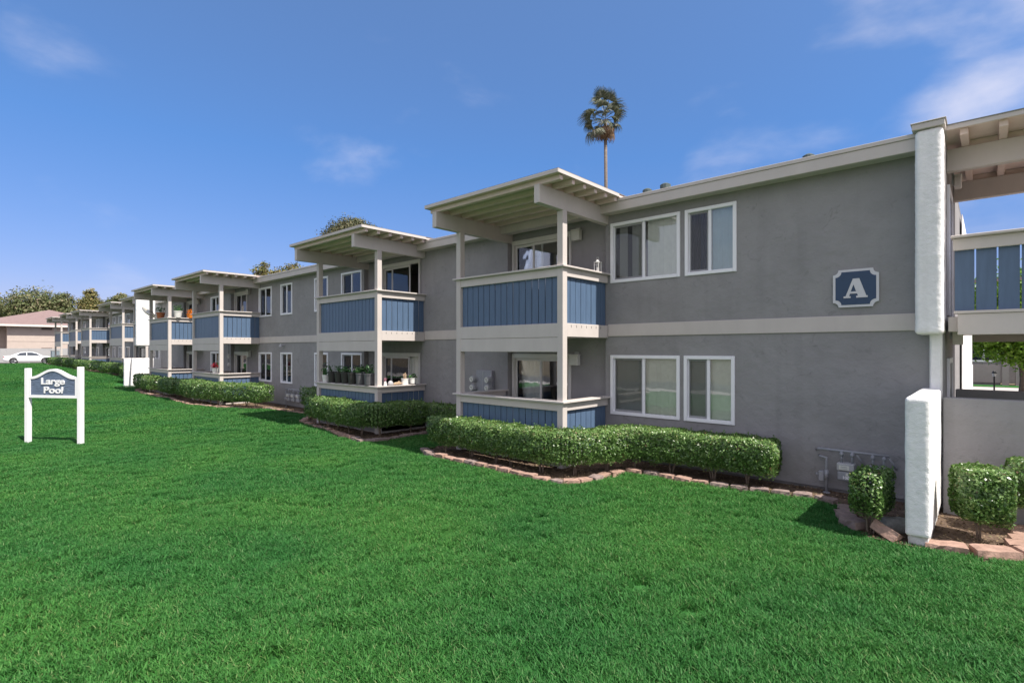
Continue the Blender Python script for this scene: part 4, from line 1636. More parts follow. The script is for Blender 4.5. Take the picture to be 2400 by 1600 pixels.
def gas_set(label, x0, z0, nmeters, pitch, text, s_=1.0):
    o = thing('gas_meter', label, 'gas meter', (x0, D - .16, 0))
    zt = .69 * s_
    m = MB()
    ln = .06 + nmeters * pitch
    m.tube([(-.10, .12, zt - .03), (-.06, .02, zt), (ln, 0, zt)], .021, 10)
    m.build('header_pipe', PIPE, o, local=True, smooth=True)
    m = MB()
    m.tube([(-.06, .10, zt - .12), (-.03, .03, zt - .12), (.06, 0, zt - .13), (.06, 0, zt - .2), (.06, 0, -.05)], .019, 10)
    m.tube([(.06, 0, zt - .32), (.06, 0, zt - .46)], .03, 10)
    m.tube([(.06, 0, .0), (.06, 0, .03)], .055, 12)
    m.build('riser_pipe', PIPE, o, local=True, smooth=True)
    m = MB(); m.box(-.05, .03, -.03, .05, zt - .50, zt - .34); m.box(-.09, -.05, -.02, .02, zt - .42, zt - .38)
    m.build('regulator', PIPE, o, local=True, bevel=.012)
    for k in range(nmeters):
        mx = .32 * s_ + k * pitch
        m = MB()
        for dx in (-.055, .085):
            m.tube([(mx + dx, 0, zt), (mx + dx, 0, zt - .17 * s_)], .018, 8)
            m.tube([(mx + dx, 0, zt - .02), (mx + dx, 0, zt - .075)], .028, 8)
        m.tube([(mx + .14, .02, zt - .03), (mx + .22, .10, zt - .20)], .016, 8)
        m.build('branch_pipe', PIPE, o, local=True, smooth=True)
        m = MB()
        m.box(mx - .105, mx + .125, -.10, .10, zt - .285 * s_, zt - .17 * s_)
        q = m.build('meter', METER, o, local=True, bevel=.015, segs=2)
        m = MB(); m.box(mx - .10, mx + .12, -.085, .085, zt - .44 * s_, zt - .287 * s_); m.build('meter_body', PIPE, q, local=True, bevel=.03, segs=2)
        m = MB(); m.box(mx - .075, mx + .06, -.1045, -.1005, zt - .265 * s_, zt - .20 * s_); m.build('dial', DIALM, q, local=True)
        m = MB(); m.box(mx - .05, mx + .035, -.1060, -.1047, zt - .228 * s_, zt - .215 * s_); m.box(mx - .05, mx + .035, -.106, -.1047, zt - .25 * s_, zt - .242 * s_)
        m.build('dial_marks', METER, q, local=True)
        if text and k == 0:
            m = MB(); m.tube([(mx + .035, -.0855, zt - .335), (mx + .035, -.089, zt - .335)], .024, 14); m.build('badge', DIALM, q, local=True)
            lettering('number', text, .062, .002, q, (mx + .03, -.0875, zt - .405), WHITE, 1.0, .001)
    return o


gas_set('grey gas meter numbered 1002 and its pipes, next to the small near bush', -1.95, 0, 2, .40, '1002')
gas_set('cluster of small gas meters on the wall beside the far round hedge', -20.45, 0, 3, .40, None, 1.05)

# roof vents
for x, y, h, r, lab in ((-6.3, 12.0, .95, .10, 'left short roof vent pipe above the big upper window'), (-5.82, 12.0, .98, .11, 'right capped roof vent pipe above the big upper window'),
                        (-2.72, 12.0, .92, .10, 'single roof vent pipe above the plaque with the letter'),
                        (-24.6, 13.5, 1.65, .16, 'square topped roof flue in front of the yellowing tree'), (-23.4, 13.5, 1.45, .16, 'lower capped roof flue beside the square topped one')):
    o = thing('roof_vent', lab, 'vent', (x, y, 5.27), group='vents on the flat roof')
    m = MB(); m.lathe((0, 0, 0), [(r * .75, 0), (r * .75, h - .12)], 12); m.build('pipe', VENTM, o, local=True, smooth=False)
    m = MB(); m.lathe((0, 0, h - .119), [(r * 1.15, 0), (r * 1.15, .10), (r * .6, .135)], 12); m.build('cap', VENTM, o, local=True)

# ------------------------------------------------------------------ things on the balcony rails
def leaves(name, parent, c, rx, rz, n, ln, material, seed, up=.3, wid=.45):
    r = np.random.default_rng(seed)
    d = unit(r.normal(0, 1, (n, 3)))
    k = r.uniform(.35, 1, n)[:, None]
    Pp = np.array(c) + d * k * np.array([rx, rx, rz])
    nn = d + np.array([0, 0, up])
    q = leaf_quads(Pp, nn, ln, ln * wid, r, .6)
    t = np.clip(r.beta(2, 2, n), 0, 1)
    return _leaf_local(name, parent, q, t, material)


def _leaf_local(name, parent, q, t, material):
    o = bpy.data.objects.new(name, quads_mesh(name, q, t, material))
    COL.objects.link(o)
    o.parent = parent
    return o


def pot(label, x, y, z, r, h, mt, plant=None, saucer=None, taper=.8, seed=0, group=None, nleaf=60, leaf=.08, prx=None, prz=None, nm='plant_pot'):
    o = thing(nm, label, 'plant pot', (x, y, z), group=group)
    zz = .0
    if saucer:
        m = MB(); m.lathe((0, 0, 0), [(r * .85, 0), (r * 1.08, .022)], 16); m.build('saucer', saucer, o, local=True)
        zz = .0225
    m = MB(); m.lathe((0, 0, zz), [(r * taper, 0), (r * .97, h * .88), (r * 1.04, h * .89), (r * 1.04, h), (r * .92, h), (r * .9, h * .9)], 18)
    m.build('pot', mt, o, local=True)
    if plant:
        pr, pz = prx or r * 1.1, prz or r * .9
        leaves('plant', o, (0, 0, zz + h + pz * .75), pr, pz, nleaf, leaf, plant, seed)
        m = MB()
        rr = random.Random(seed)
        for _ in range(5):
            a = rr.uniform(0, 6.28)
            m.tube([(0, 0, zz + h * .85), (pr * .6 * math.cos(a), pr * .6 * math.sin(a), zz + h + pz * rr.uniform(.5, 1.4))], .006, 5)
        m.build('stalks', HEDGE, o, local=True)
    return o


RZ = 1.279            # top of the lower rail caps
G2 = 'pots in a row on the second balcony rail'
pot('white ceramic pot with a leggy plant, first in the row on the rail', -14.82, 8.07, RZ, .11, .21, POTW, PLANT, None, .75, 1, G2, 34, .10, .17, .26)
for i, (x, r, mt, taper, n, ln, lab) in enumerate(((-14.42, .135, BLKPOT, .78, 20, .07, 'black pot next to the white ceramic one in the rail row'),
                                  (-14.03, .135, BLKPOT, .78, 46, .09, 'second black pot of the rail row, with a leafy top'),
                                  (-13.68, .135, BLKPOT, .78, 50, .10, 'third black pot of the rail row, holding dark foliage'),
                                  (-13.29, .15, BLKPOT, .80, 14, .06, 'wider black pot of the rail row with a pale tag'),
                                  (-12.88, .145, GREYPOT, .88, 60, .11, 'dark grey pot of the rail row with broad green leaves'),
                                  (-12.45, .16, GREYPOT, .88, 60, .10, 'largest dark grey pot, nearest the corner post of the rail row'))):
    pot(lab, x, 8.06, RZ, r, .30, mt, PLANT, GREYPOT, taper, 10 + i, G2, n, ln)
o = pot('white round planter with upright bare sticks on the side rail', -12.07, 8.93, RZ, .10, .17, POTW, None, None, .95, 30)
m = MB()
for k in range(5):
    m.tube([(.015 * k - .03, .01 * (k % 3), .12), (.03 * k - .07, .015 * (k % 3), .33 - .02 * abs(k - 2))], .011, 6)
m.build('sticks', DRIFT, o, local=True)
pot('speckled white pot with a grey succulent on the side rail', -12.07, 9.2, RZ, .095, .15, POTW, PLANT, BLKPOT, .9, 31, None, 26, .11, .15, .08)
o = thing('figurine', 'small pink flowered figure standing beside the corner post of the potted rail', 'ornament', (-12.06, 8.28, RZ))
m = MB(); m.lathe((0, 0, 0), [(.05, 0), (.035, .09), (.02, .12)], 10); m.build('base', POTW, o, local=True)
leaves('flowers', o, (0, 0, .17), .07, .06, 40, .035, PINKFL, 3)
o = thing('shell', 'grey spiral shell lying on the side rail with the ornaments', 'ornament', (-12.06, 8.45, RZ))
m = MB(); m.lathe((0, 0, 0), [(.07, 0), (.085, .05), (.05, .11), (.01, .13)], 12); m.build('shell_body', SHELLM, o, local=True, smooth=True)
o = thing('driftwood', 'knobbly piece of driftwood lying along the side rail', 'driftwood', (-12.06, 8.68, RZ))
m = MB()
m.tube([(0, -.17, .03), (.02, -.06, .045), (-.01, .06, .04), (.01, .15, .05)], [.02, .04, .03, .015], 7)
m.tube([(.01, -.02, .04), (.03, .03, .11)], [.022, .010], 6)
m.tube([(0, .07, .04), (-.03, .10, .10)], [.018, .008], 6)
m.build('wood', DRIFT, o, local=True, smooth=True)
# table leg look-alike: tall blue-green vase behind the glass is left inside the room
o = thing('flower_pot', 'white pot of red flowers on the ground floor rail of the third balcony', 'plant pot', (-23.9, 8.07, RZ))
m = MB(); m.lathe((0, 0, 0), [(.08, 0), (.12, .19), (.13, .21)], 14); m.build('pot', POTW, o, local=True)
_rf = leaves('flowers', o, (0, 0, .30), .18, .14, 120, .07, REDFL, 4)
o = thing('wind_chime', 'grey hanging wind chime beside the corner post of the third balcony', 'wind chime', (-23.9, 8.6, 2.19))
m = MB(); m.tube([(0, 0, .3), (0, 0, -.7)], .006, 5); m.build('cord', BLACKM, o, local=True)
m = MB(); m.lathe((0, 0, -.32), [(.03, 0), (.07, .09), (.03, .2)], 10); m.lathe((0, 0, -.66), [(.02, 0), (.06, .08), (.03, .17)], 10); m.build('bell', METER, o, local=True)
# fourth balcony, upstairs
RU = 3.839
for x, y, r, h, mt, pm, lab, n in ((-31.5, 8.07, .20, .30, TERRA, PLANT, 'terracotta pot on the upper rail next to the leaning surfboard', 40),
                               (-29.98, 8.42, .19, .32, POTW, PLANT, 'pale pot with a yellow-green plant on the fourth upper rail', 50),
                               (-29.98, 8.98, .18, .22, ORANGE, None, 'bright orange pumpkin-like pot on the fourth upper rail', 0)):
    q = pot(lab, x, y, RU, r, h, mt, pm, None, .7, int(-x * 3), None, n, .13, r * 1.3, r)
    if mt is ORANGE:
        leaves('flowers', q, (0, 0, .32), .19, .13, 70, .09, ORFL, 8)
o = thing('surfboard', 'cream surfboard with dark fins jutting out over the fourth balcony rail', 'surfboard', (-32.6, 8.1, 3.95))
dv = Vector((-3.0, .0, .74))
n_ = 18
vs_t, vs_b = [], []
sd = Vector((.20, .30, .93)).normalized()
up = dv.normalized().cross(sd).normalized()
m = MB()
ringv = []
for k in range(n_ + 1):
    t = k / n_
    wv = .13 * math.sin(math.pi * min(1, max(0, .06 + t * .93))) ** .6
    c = dv * t + up * (.10 * (2 * t - 1) ** 2)
    th = .035 * math.sin(math.pi * (.1 + .8 * t))
    ringv.append([c - sd * wv, c - sd * wv * .6 - up * th, c + sd * wv * .6 - up * th, c + sd * wv, c + sd * wv * .6 + up * th, c - sd * wv * .6 + up * th])
vv = [p for r_ in ringv for p in r_]
ff = [(i * 6 + k, i * 6 + (k + 1) % 6, (i + 1) * 6 + (k + 1) % 6, (i + 1) * 6 + k) for i in range(n_) for k in range(6)]
m._add(vv, ff)
m.build('deck', mat('cream_board', (.62, .55, .40), .35, .05, 3, spec=.5), o, local=True, smooth=True)
m = MB()
for t, s2 in ((.10, 0), (.17, .14), (.17, -.14)):
    c = dv * t + sd * s2
    m._add([c, c + dv * .05, c + dv * .015 - up * .22, c + sd * .012, c + dv * .05 + sd * .012, c + dv * .015 - up * .22 + sd * .012],
           [(0, 1, 2), (3, 5, 4), (0, 3, 4, 1), (1, 4, 5, 2), (2, 5, 3, 0)])
m.build('fin', BLACKM, o, local=True)
# lantern on the nearest upper rail
o = thing('lantern', 'little white wire lantern at the wall end of the nearest upper rail', 'lantern', (-5.99, 9.28, RU))
m = MB()
for dx in (-.05, .05):
    for dy in (-.05, .05):
        m.box(dx - .006, dx + .006, dy - .006, dy + .006, .012, .20)
m.box(-.06, .06, -.06, .06, 0, .0115); m.box(-.06, .06, -.06, .06, .2005, .212)
m.box(-.053, .053, -.053, -.047, .15, .158)
m.build('cage', POTW, o, local=True)
m = MB(); m.lathe((0, 0, .2125), [(.05, 0), (.03, .04), (.012, .055)], 10); m.build('lid', POTW, o, local=True)
m = MB(); m.tube([(-.03, 0, .26), (-.02, 0, .31), (.02, 0, .31), (.03, 0, .26)], .004, 5); m.build('handle', POTW, o, local=True)
m = MB(); m.lathe((0, 0, .012), [(.03, 0), (.03, .09)], 10); m.build('candle', POTW, o, local=True)
# second balcony hanging bits and far wall bits
o = thing('coiled_bicycle_rack', 'dark folding bicycle parked on the fourth ground floor patio', 'bicycle', (-31.8, 9.0, .17))
m = MB()
for cxx in (-.5, .5):
    rp = [(cxx + .32 * math.cos(2 * math.pi * k / 16), 0, .32 + .32 * math.sin(2 * math.pi * k / 16)) for k in range(17)]
    m.tube(rp, .022, 6, cap=False)
m.build('wheel', BLACKM, o, local=True)
m = MB()
for a, b in (((-.5, 0, .32), (-.2, 0, .85)), ((-.2, 0, .85), (.4, 0, .8)), ((-.5, 0, .32), (.0, 0, .3)), ((0, 0, .3), (-.2, 0, .95)), ((0, 0, .3), (.4, 0, .8)), ((.5, 0, .32), (.38, 0, 1.05)), ((.38, -.22, 1.08), (.38, .22, 1.08)), ((-.3, 0, .97), (-.1, 0, .97))):
    m.tube([a, b], .02, 6)
m.build('frame', BLACKM, o, local=True)
o.name = 'bicycle'

# ------------------------------------------------------------------ white car
CARP = mat('white_car_paint', (0.80, 0.80, 0.82), 0.18, 0.01, 2, spec=0.6)
CARG = mat('car_glass', (0.035, 0.045, 0.06), 0.05, 0.05, 2, spec=0.8)
TYRE = mat('tyre_rubber', (0.025, 0.025, 0.025), 0.85, 0.1, 8)
RIM = mat('alloy_rim', (0.55, 0.55, 0.57), 0.3, 0.05, 8, metal=0.8)
TAIL = mat('red_tail_lamp', (0.35, 0.02, 0.02), 0.25, 0.1, 8, spec=0.6)
car = thing('parked_car', 'white saloon car parked across the far end of the lawn', 'car', (-87.0, 8.55, gzf(-87) - .02), (0, 0, R(84)))


def car_section(x, prof, hwf):
    return prof


# body side profile (x forward, z up): lower shell lofted over stations
ST = [(-2.36, .42, .80, .70), (-2.30, .34, .93, .80), (-1.95, .26, .985, .87), (-1.2, .22, .96, .905), (-.2, .21, .945, .91), (.7, .21, .93, .91),
      (1.35, .22, .90, .895), (1.9, .25, .835, .86), (2.22, .32, .73, .78), (2.36, .42, .62, .66)]
rings = []
for x, zb, zt, hw_ in ST:
    rings.append([(x, -hw_ * .93, zb), (x, -hw_, zb + .12), (x, -hw_, (zb + zt) / 2), (x, -hw_ * .965, zt - .10), (x, -hw_ * .86, zt),
                  (x, hw_ * .86, zt), (x, hw_ * .965, zt - .10), (x, hw_, (zb + zt) / 2), (x, hw_, zb + .12), (x, hw_ * .93, zb)])


def loft(rings, cap=True):
    m = MB()
    n = len(rings[0])
    v = [p for r_ in rings for p in r_]
    f = [(i * n + k, i * n + (k + 1) % n, (i + 1) * n + (k + 1) % n, (i + 1) * n + k) for i in range(len(rings) - 1) for k in range(n)]
    if cap:
        f += [tuple(range(n))[::-1], tuple(range((len(rings) - 1) * n, len(rings) * n))]
    m._add(v, f)
    return m


body = loft(rings).build('body', CARP, car, local=True, smooth=True)
CT = [(-1.72, .955, .975, .74, .70), (-1.30, .95, 1.18, .78, .62), (-.85, .945, 1.37, .79, .585), (-.25, .94, 1.435, .79, .58), (.25, .93, 1.42, .79, .58),
      (.75, .92, 1.22, .79, .64), (1.22, .90, .935, .76, .70)]
cab = []
for x, zb, zt, hb, ht in CT:
    cab.append([(x, -hb, zb - .06), (x, -hb * .99, zb), (x, -ht, max(zb + .005, zt - .05)), (x, -ht * .86, zt), (x, ht * .86, zt), (x, ht, max(zb + .005, zt - .05)),
                (x, hb * .99, zb), (x, hb, zb - .06)])
loft(cab).build('cabin', CARP, car, local=True, smooth=True)
for sgn in (-1, 1):
    for poly in ([(-1.22, .985), (-.86, 1.31), (-.30, 1.365), (-.30, .985)], [(-.25, .985), (-.25, 1.365), (.20, 1.35), (.62, 1.22), (.98, .985)]):
        m = MB()
        vs_ = []
        for x, z in poly:
            t = (z - .95) / .45
            yb_ = .79 * .99 + (.585 - .79 * .99) * t
            vs_.append((x, sgn * (yb_ + .012), z))
        m._add(vs_, [tuple(range(len(vs_)))])
        m.build('side_window', CARG, car, local=True)
    m = MB(); m.box(.80, .98, sgn * .80, sgn * .97, .97, 1.08); m.build('mirror', CARP, car, local=True, bevel=.03)
    m = MB(); m.box(-2.345, -2.10, sgn * .50, sgn * .80, .74, .86); m.build('tail_lamp', TAIL, car, local=True, bevel=.02)
    m = MB(); m.box(2.05, 2.27, sgn * .45, sgn * .76, .60, .72); m.build('headlight', RIM, car, local=True, bevel=.02)
    for x in (-1.42, 1.42):
        m = MB()
        m.tube([(x, sgn * .70, .33), (x, sgn * .915, .33)], .345, 24)
        w = m.build('wheel', TYRE, car, local=True)
        m = MB()
        m.tube([(x, sgn * .916, .33), (x, sgn * .922, .33)], .235, 20)
        m.build('wheel_disc', BLACKM, w, local=True)
        m = MB()
        for k in range(5):
            a = 2 * math.pi * k / 5
            for da in (-.16, .16):
                m.tube([(x + .04 * math.cos(a), sgn * .924, .33 + .04 * math.sin(a)), (x + .225 * math.cos(a + da), sgn * .924, .33 + .225 * math.sin(a + da))], .022, 5)
        m.tube([(x + .235 * math.cos(2 * math.pi * k / 20), sgn * .922, .33 + .235 * math.sin(2 * math.pi * k / 20)) for k in range(21)], .016, 5, cap=False)
        m.build('rim', RIM, w, local=True)
        m = MB()
        m.tube([(x, sgn * .60, .36), (x, sgn * .905, .36)], .40, 24)
        m.build('wheel_arch', BLACKM, car, local=True)

# ------------------------------------------------------------------ grey fence and beige house behind the car
FENCE = mat('grey_fence_board', (0.36, 0.36, 0.36), .8, .06, 4, stretch=(1, 1, 6))
fz = gzf(-93)
fe = thing('board_fence', 'long plain grey board fence behind the white car', 'fence', (-93, 8, fz))
for k in range(9):
    m = MB(); m.box(-93.03, -92.98, -6, 15.5, fz + .03 + k * .2, fz + .03 + k * .2 + .192)
    m.build('board', FENCE, fe)
for k in range(8):
    m = MB(); m.box(-92.975, -92.9, -5 + k * 2.8, -4.9 + k * 2.8, fz - .1, fz + 1.85); m.build('post', FENCE, fe)
o = thing('utility_cabinet', 'blue-grey utility cabinet between the car and the far balconies', 'cabinet', (-82.2, 10.3, gzf(-82)))
m = MB(); m.box(-.45, .45, -.35, .35, -.1, 1.55); m.build('box_body', mat('cabinet_blue_grey', (.22, .27, .31), .6, .05, 4), o, local=True, bevel=.02)
m = MB(); m.box(-.48, .48, -.38, .38, 1.551, 1.60); m.build('lid', METER, o, local=True)

HB = mat('beige_stucco', (0.50, 0.42, 0.37), .9, .05, 1.5, bump=.2, bscale=30)
HR = mat('salmon_shingles', (0.235, 0.165, 0.155), .9, .12, 3, bump=.4, bscale=12, stretch=(1, 1, 4))
hs = thing('beige_house', 'beige two storey house with a salmon hip roof behind the grey fence', 'house', (-100, 10, .6))
hx0, hx1, hy0, hy1, ht = -112, -96.0, 7.2, 20.0, 5.55
m = MB(); m.box(hx0, hx1, hy0, hy1, .2, ht); m.build('wall', HB, hs)
m = MB(); m.box(hx0, hx1 - 2.2, -2.0, hy0 - .01, .2, ht - .02); m.build('wall', HB, hs)
m = MB()
e = .8
ridge = (hx0 + hx1) / 2
y0, y1 = 3.2, hy1 + e
A = [(hx0 - e, y0, ht), (hx1 + e, y0, ht), (hx1 + e, y1, ht), (hx0 - e, y1, ht), (ridge, 12.4, ht + 2.6), (ridge, y1 - 8.5, ht + 2.5)]
m._add(A, [(0, 1, 4), (1, 2, 5, 4), (2, 3, 5), (3, 0, 4, 5), (0, 3, 2, 1)])
m.build('roof', HR, hs)
m = MB(); m.box(hx1 + e + .002, hx1 + e + .05, y0, y1, ht - .22, ht + .04); m.box(hx0, hx1 + e, y0 - .05, y0 - .002, ht - .22, ht + .04); m.build('gutter', mat('cream_gutter', (.70, .64, .58), .6, .04), hs)
m = MB(); m.box(hx1 + .002, hx1 + .03, hy0 + .02, hy1, 3.35, 3.47); m.build('band', HB, hs)
for yy, zz in ((10.6, 4.95), (10.6, 2.2)):
    m = MB(); m.box(hx1 + .004, hx1 + .06, yy, yy + 1.1, zz, zz + .28); m.build('window', mat('brown_slit_glass', (.10, .07, .06), .4, .1), hs)
m = MB(); m.box(hx1 - 2.196, hx1 - 2.15, 5.6, 6.1, 3.6, 5.0); m.build('window', CARG, hs)
m = MB(); m.box(hx1 - 2.19, hx1 - .8, 4.4, 7.15, 1.0, 2.35); m.build('porch', HB, hs)
m = MB(); m.box(hx1 - .795, hx1 - .78, 4.9, 6.5, 1.0, 2.1); m.build('porch_opening', BLACKM, hs)
m = MB(); m.lathe((hx1 + 2.0 - 7, 9.4, ht + 1.0), [(.5, 0), (.5, .35), (.2, .5)], 10); m.build('roof_vent', HR, hs)

# ------------------------------------------------------------------ far end of the passage: path, tree, lamp, rear building
rb = thing('rear_building', 'grey building seen far away through the passage on the right', 'building', (3, 48, 0))
m = MB(); m.box(-3.0, .55, 46.6, 58, -.1, 5.6); m.box(.551, 14, 49.5, 58.0, -.1, 5.6); m.build('wall', STUCCO, rb)
m = MB(); m.box(.62, .95, 46.4, 46.9, -.1, 5.6); m.box(1.25, 1.6, 46.4, 47.6, -.1, 5.6); m.build('corner_post', mat('mauve_siding', (.36, .30, .30), .8, .06), rb)
m = MB(); m.box(-3.0, .55, 46.5, 46.598, .1, 1.3); m.build('siding', mat('mauve_siding', (.36, .30, .30)), rb)
w = MB(); w.box(-.95, .45, 46.50, 46.585, 1.45, 1.56); w.box(-.95, -.88, 46.5, 46.585, 1.56, 2.8); w.box(.38, .45, 46.5, 46.585, 1.56, 2.8); w.box(-.28, -.21, 46.5, 46.585, 1.56, 2.8); w.box(-.95, .45, 46.50, 46.585, 2.801, 2.9)
w_ = w.build('window', VINYL, rb)
m = MB(); m.box(-.88, .38, 46.555, 46.59, 1.56, 2.8); m.build('pane', GLASSD, w_)
m = MB()
for x, z in ((2.05, 1.55), (2.05, 1.30), (2.55, 1.55), (2.55, 1.30)):
    m.tube([(x, 49.42, z), (x, 49.498, z)], .10, 10)
m.build('meters', DIALM, rb)
gp = thing('garden_lamp', 'short black garden lamp post with a white lantern head through the passage', 'lamp post', (.2, 38.1, 0))
m = MB(); m.tube([(0, 0, -.05), (0, 0, .82)], .035, 8); m.build('post', BLACKM, gp, local=True)
m = MB(); m.lathe((0, 0, .82), [(.07, 0), (.085, .17)], 8); m.build('lantern_glass', LAMPW, gp, local=True)
m = MB(); m.lathe((0, 0, .991), [(.11, 0), (.06, .09), (.02, .13)], 8); m.build('lantern_cap', BLACKM, gp, local=True)

# ------------------------------------------------------------------ trees
def tree(label, x, y, base, blobs, n, leaf, material, trunk_r, seed, nm='tree', clump=10, spread=.16, trunkmat=None, cat='tree', hollow=.45, bare=0):
    r = np.random.default_rng(seed)
    o = thing(nm, label, cat, (x, y, base))
    wts = np.array([b[3] * b[4] * b[5] for b in blobs]) ** .75
    wts /= wts.sum()
    nc = n // clump
    bi = r.choice(len(blobs), nc, p=wts)
    B_ = np.array(blobs)[bi]
    d = unit(r.normal(0, 1, (nc, 3)))
    k = (hollow + (1 - hollow) * r.uniform(0, 1, nc) ** .6)
    lump = np.array([mnoise.noise(Vector(q) * 2.3 + Vector((seed, b, 0))) for q, b in zip(d, bi)])
    k = k * (1 + .28 * lump)
    C = B_[:, :3] + d * B_[:, 3:6] * k[:, None]
    rad = B_[:, 3:6].mean(1) * spread
    Pp = np.repeat(C, clump, 0) + r.normal(0, 1, (nc * clump, 3)) * np.repeat(rad, clump)[:, None] * np.array([1, 1, .7])
    Nn = np.repeat(d, clump, 0) + np.array([0, 0, .35])
    q = leaf_quads(Pp, Nn, leaf, leaf * .62, r, .75)
    t = np.clip(np.repeat(r.beta(2.2, 2.2, nc), clump) * .65 + r.uniform(0, .35, nc * clump), 0, 1)
    _leaf_local('crown', o, q, t, material)
    m = MB()
    ctr = np.array(blobs)[:, :3]
    top = ctr[:, 2].max()
    fork = ctr[:, 2].min() * .55
    m.tube([(0, 0, -.3), (.05, .0, fork * .5), (0, .04, fork)], [trunk_r * 1.25, trunk_r, trunk_r * .8], 8)
    for k_, b in enumerate(blobs):
        m.tube([(0, .04, fork * .98), (b[0] * .45, b[1] * .45, fork + (b[2] - fork) * .55), (b[0], b[1], b[2] + b[5] * .5)], [trunk_r * .6, trunk_r * .38, trunk_r * .1], 6)
    rr = random.Random(seed)
    for _ in range(10 + bare):
        j = rr.randrange(nc)
        c = C[j]
        b = B_[j]
        m.tube([(b[0] * .7, b[1] * .7, b[2] - b[5] * .35), tuple(c * 1.0)], [trunk_r * .2, trunk_r * .06], 5)
    m.build('trunk', trunkmat or BARKD, o, local=True)
    return o


# crowns as (dx, dy, z, rx, ry, rz)
tree('big round brownish tree behind the beige house roof', -134.2, 13.7, .5, [(0, 0, 9.2, 4.3, 4.3, 4.2), (-2.2, -2, 7.6, 3.4, 3.4, 3.8), (1.8, 1.8, 7.8, 3.4, 3.4, 3.8), (0, 0, 5.5, 4.2, 4.2, 3.2)], 24000, .46, TREE_A, .35, 1, hollow=.35)
tree('smaller green tree right of the big round one behind the house', -130, 17.5, .5, [(0, 0, 10.2, 1.7, 1.7, 2.2), (.5, .6, 7.8, 2.2, 2.2, 2.4), (-.4, -.4, 6.2, 2.2, 2.2, 2.6)], 10000, .42, TREE_A, .25, 2, hollow=.35)
tree('sparse tree cut off by the left edge', -132, 7.2, .5, [(0, 0, 12.6, 1.3, 1.3, 1.9), (.4, .4, 9.8, 1.9, 1.9, 2.2), (-.8, -.8, 7.6, 2.4, 2.4, 2.4), (.3, .3, 5.8, 2.0, 2.0, 2.2)], 6500, .38, TREE_A, .22, 3, spread=.2, bare=14)
tree('upright tree standing apart above the far end of the second building', -113.5, 18.8, .5, [(0, 0, 10.6, .8, .8, 1.5), (-.5, -.5, 9.2, 1.1, 1.1, 1.6), (.6, .6, 8.8, 1.2, 1.2, 1.6), (0, 0, 7.0, 1.8, 1.8, 1.9)], 11000, .34, TREE_Y, .2, 4, spread=.22, bare=8)
tree('low tree top just showing over the far flat roofs', -97.5, 19.9, .3, [(0, 0, 9.2, 1.1, 1.1, 1.1), (-.9, -.8, 8.6, 1.0, 1.0, 1.2)], 5000, .30, TREE_A, .2, 5)
YB = []
for k, (dx, hh_) in enumerate(((-3.6, 9.6), (-2.5, 11.9), (-1.5, 12.4), (-.3, 11.4), (.6, 11.6), (1.6, 12.0), (2.6, 12.3), (3.6, 11.6))):
    YB.append((dx * .74, dx * .67, hh_, .55, .55, 1.3))
    YB.append((dx * .74, dx * .67, hh_ - 2.2, 1.0, 1.0, 1.5))
tree('yellowing tree with upright shoots behind the roof between balconies', -70, 31, .2, YB, 18000, .28, TREE_Y, .3, 6, spread=.26, bare=16)
tree('dense rounded pine behind the second balcony roof', -53.7, 32.4, .0, [(0, 0, 15.2, 2.2, 2.2, 1.7), (-1.3, -1.1, 14.6, 1.6, 1.6, 1.4), (1.4, 1.2, 14.6, 1.6, 1.6, 1.5), (-1.6, -1.5, 12.9, 1.0, 1.0, .9), (0, 0, 12.7, 2.2, 2.2, 1.5), (1.2, 1.1, 12.9, 1.5, 1.5, 1.3), (.4, .4, 16.2, .9, .9, .8), (2.0, 1.8, 14.0, 1.3, 1.3, 1.4)],
     42000, .24, TREE_P, .28, 7, nm='pine_tree', spread=.2, hollow=.5)
tree('leafy bright green tree seen under the covered walkway', 1.2, 36.0, 0, [(0, 0, 4.2, 2.3, 2.2, 2.1), (-.9, -.5, 3.1, 1.3, 1.3, 1.3), (1.0, .5, 3.0, 1.5, 1.5, 1.4), (.2, -.4, 2.7, 1.4, 1.4, 1.2), (1.9, 1.4, 3.0, 1.4, 1.4, 1.3)], 26000, .19, TREE_B, .14, 8, nm='maple_tree', spread=.2)

# fan palm
pt = thing('palm_tree', 'tall thin fan palm rising above the building roof', 'palm tree', (-19.4, 31.0, 0))
m = MB()
PH = 17.9
m.tube([(.0, 0, -.2), (.10, 0, 4), (.16, .02, 9), (.05, 0, 13), (0, 0, PH)], [.20, .15, .13, .115, .105], 12)
m.build('trunk', PALMBARK, pt, local=True, smooth=True)


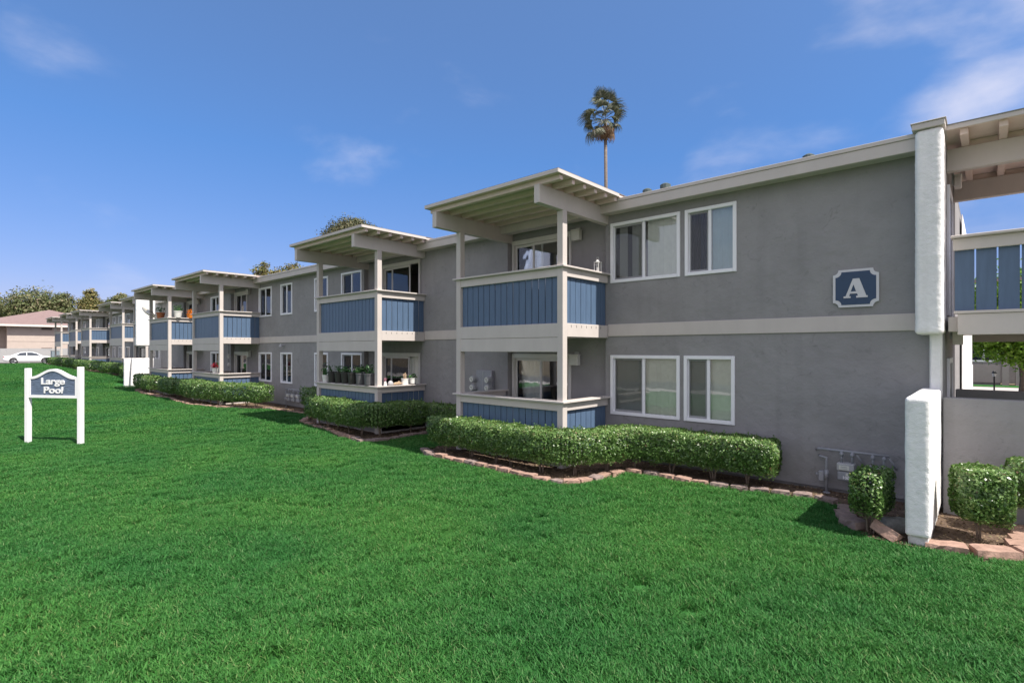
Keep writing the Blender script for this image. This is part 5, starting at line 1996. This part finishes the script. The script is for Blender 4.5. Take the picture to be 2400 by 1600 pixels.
def frond_mesh(nm, seed, material, pet, fan, droop):
    """fan leaf along +x: stalk and drooping pleated segments"""
    r = np.random.default_rng(seed)
    quads = []

    def strip(pts, w):
        for a, b, wa, wb in zip(pts[:-1], pts[1:], w[:-1], w[1:]):
            d = (b - a)
            s_ = np.cross(d, [0, 0, 1.0]); s_ = s_ / (np.linalg.norm(s_) + 1e-9)
            quads.append([a - s_ * wa, a + s_ * wa, b + s_ * wb, b - s_ * wb])
    strip([np.array([0, 0, 0.]), np.array([pet * .5, 0, .03]), np.array([pet, 0, -.03])], [.03, .025, .02])
    n = 26
    for k in range(n):
        a = R(-115 + 230 * k / (n - 1)) * .92
        ln = fan * (1 - .30 * abs(k / (n - 1) * 2 - 1) ** 1.5) * r.uniform(.85, 1.05)
        dx, dy = math.cos(a), math.sin(a)
        p0 = np.array([pet, 0, -.03])
        p1 = p0 + np.array([dx * ln * .5, dy * ln * .5, .02 + .04 * math.cos(a)])
        p2 = p0 + np.array([dx * ln * .80, dy * ln * .80, -droop * ln * .18])
        p3 = p0 + np.array([dx * ln * .93, dy * ln * .93, -droop * ln * r.uniform(.38, .62)])
        strip([p0, p1, p2, p3], [.008, .030, .022, .006])
    q = np.array(quads)
    return quads_mesh(nm, q, np.clip(r.beta(2, 2.3, len(q)), 0, 1), material)


GFR = [frond_mesh('frond', 40 + k, FROND, .62 + .16 * k, .76, .9 + .15 * k) for k in range(4)]
DFR = [frond_mesh('frond', 50 + k, FRONDD, .45, .70, 1.1) for k in range(2)]
rr = random.Random(4)
for k in range(36):
    t = k / 36
    el = 80 - 140 * t ** .9 + rr.uniform(-14, 14)
    az = k * 137.5 + rr.uniform(-15, 15)
    dead = t > .80
    me = rr.choice(DFR if dead else GFR)
    o = bpy.data.objects.new('frond', me)
    COL.objects.link(o)
    o.parent = pt
    zz = PH + .45 - .95 * t
    o.location = (.08 * math.cos(R(az)), .08 * math.sin(R(az)), zz)
    o.rotation_euler = Matrix.Rotation(R(az), 3, 'Z').to_4x4().to_euler()
    o.rotation_euler = (Matrix.Rotation(R(az), 3, 'Z') @ Matrix.Rotation(R(-el), 3, 'Y') @ Matrix.Rotation(R(rr.uniform(-40, 40)), 3, 'X')).to_euler()
    sc = rr.uniform(.72, 1.15) * (1.0 if not dead else 1.1)
    o.scale = (sc, sc, sc)
# a distant wooded rise
m = MB()
hill = bpy.data.meshes.new('far_hill')
gxs, gys = np.linspace(-330, -200, 14), np.linspace(-60, 200, 30)
V = [(x, y, 1 + 15 * math.exp(-((x + 265) / 40) ** 2) * (.6 + .5 * mnoise.noise(Vector((x * .02, y * .02, 0))) + .2 * mnoise.noise(Vector((x * .09, y * .09, 3))))) for x in gxs for y in gys]
F = [(i * 30 + k, (i + 1) * 30 + k, (i + 1) * 30 + k + 1, i * 30 + k + 1) for i in range(13) for k in range(29)]
hill.from_pydata(V, [], F)
hill.materials.append(mat('wooded_hill', (.10, .12, .09), 1, .3, .08))
o = bpy.data.objects.new('hill', hill)
COL.objects.link(o)
o['kind'] = 'structure'
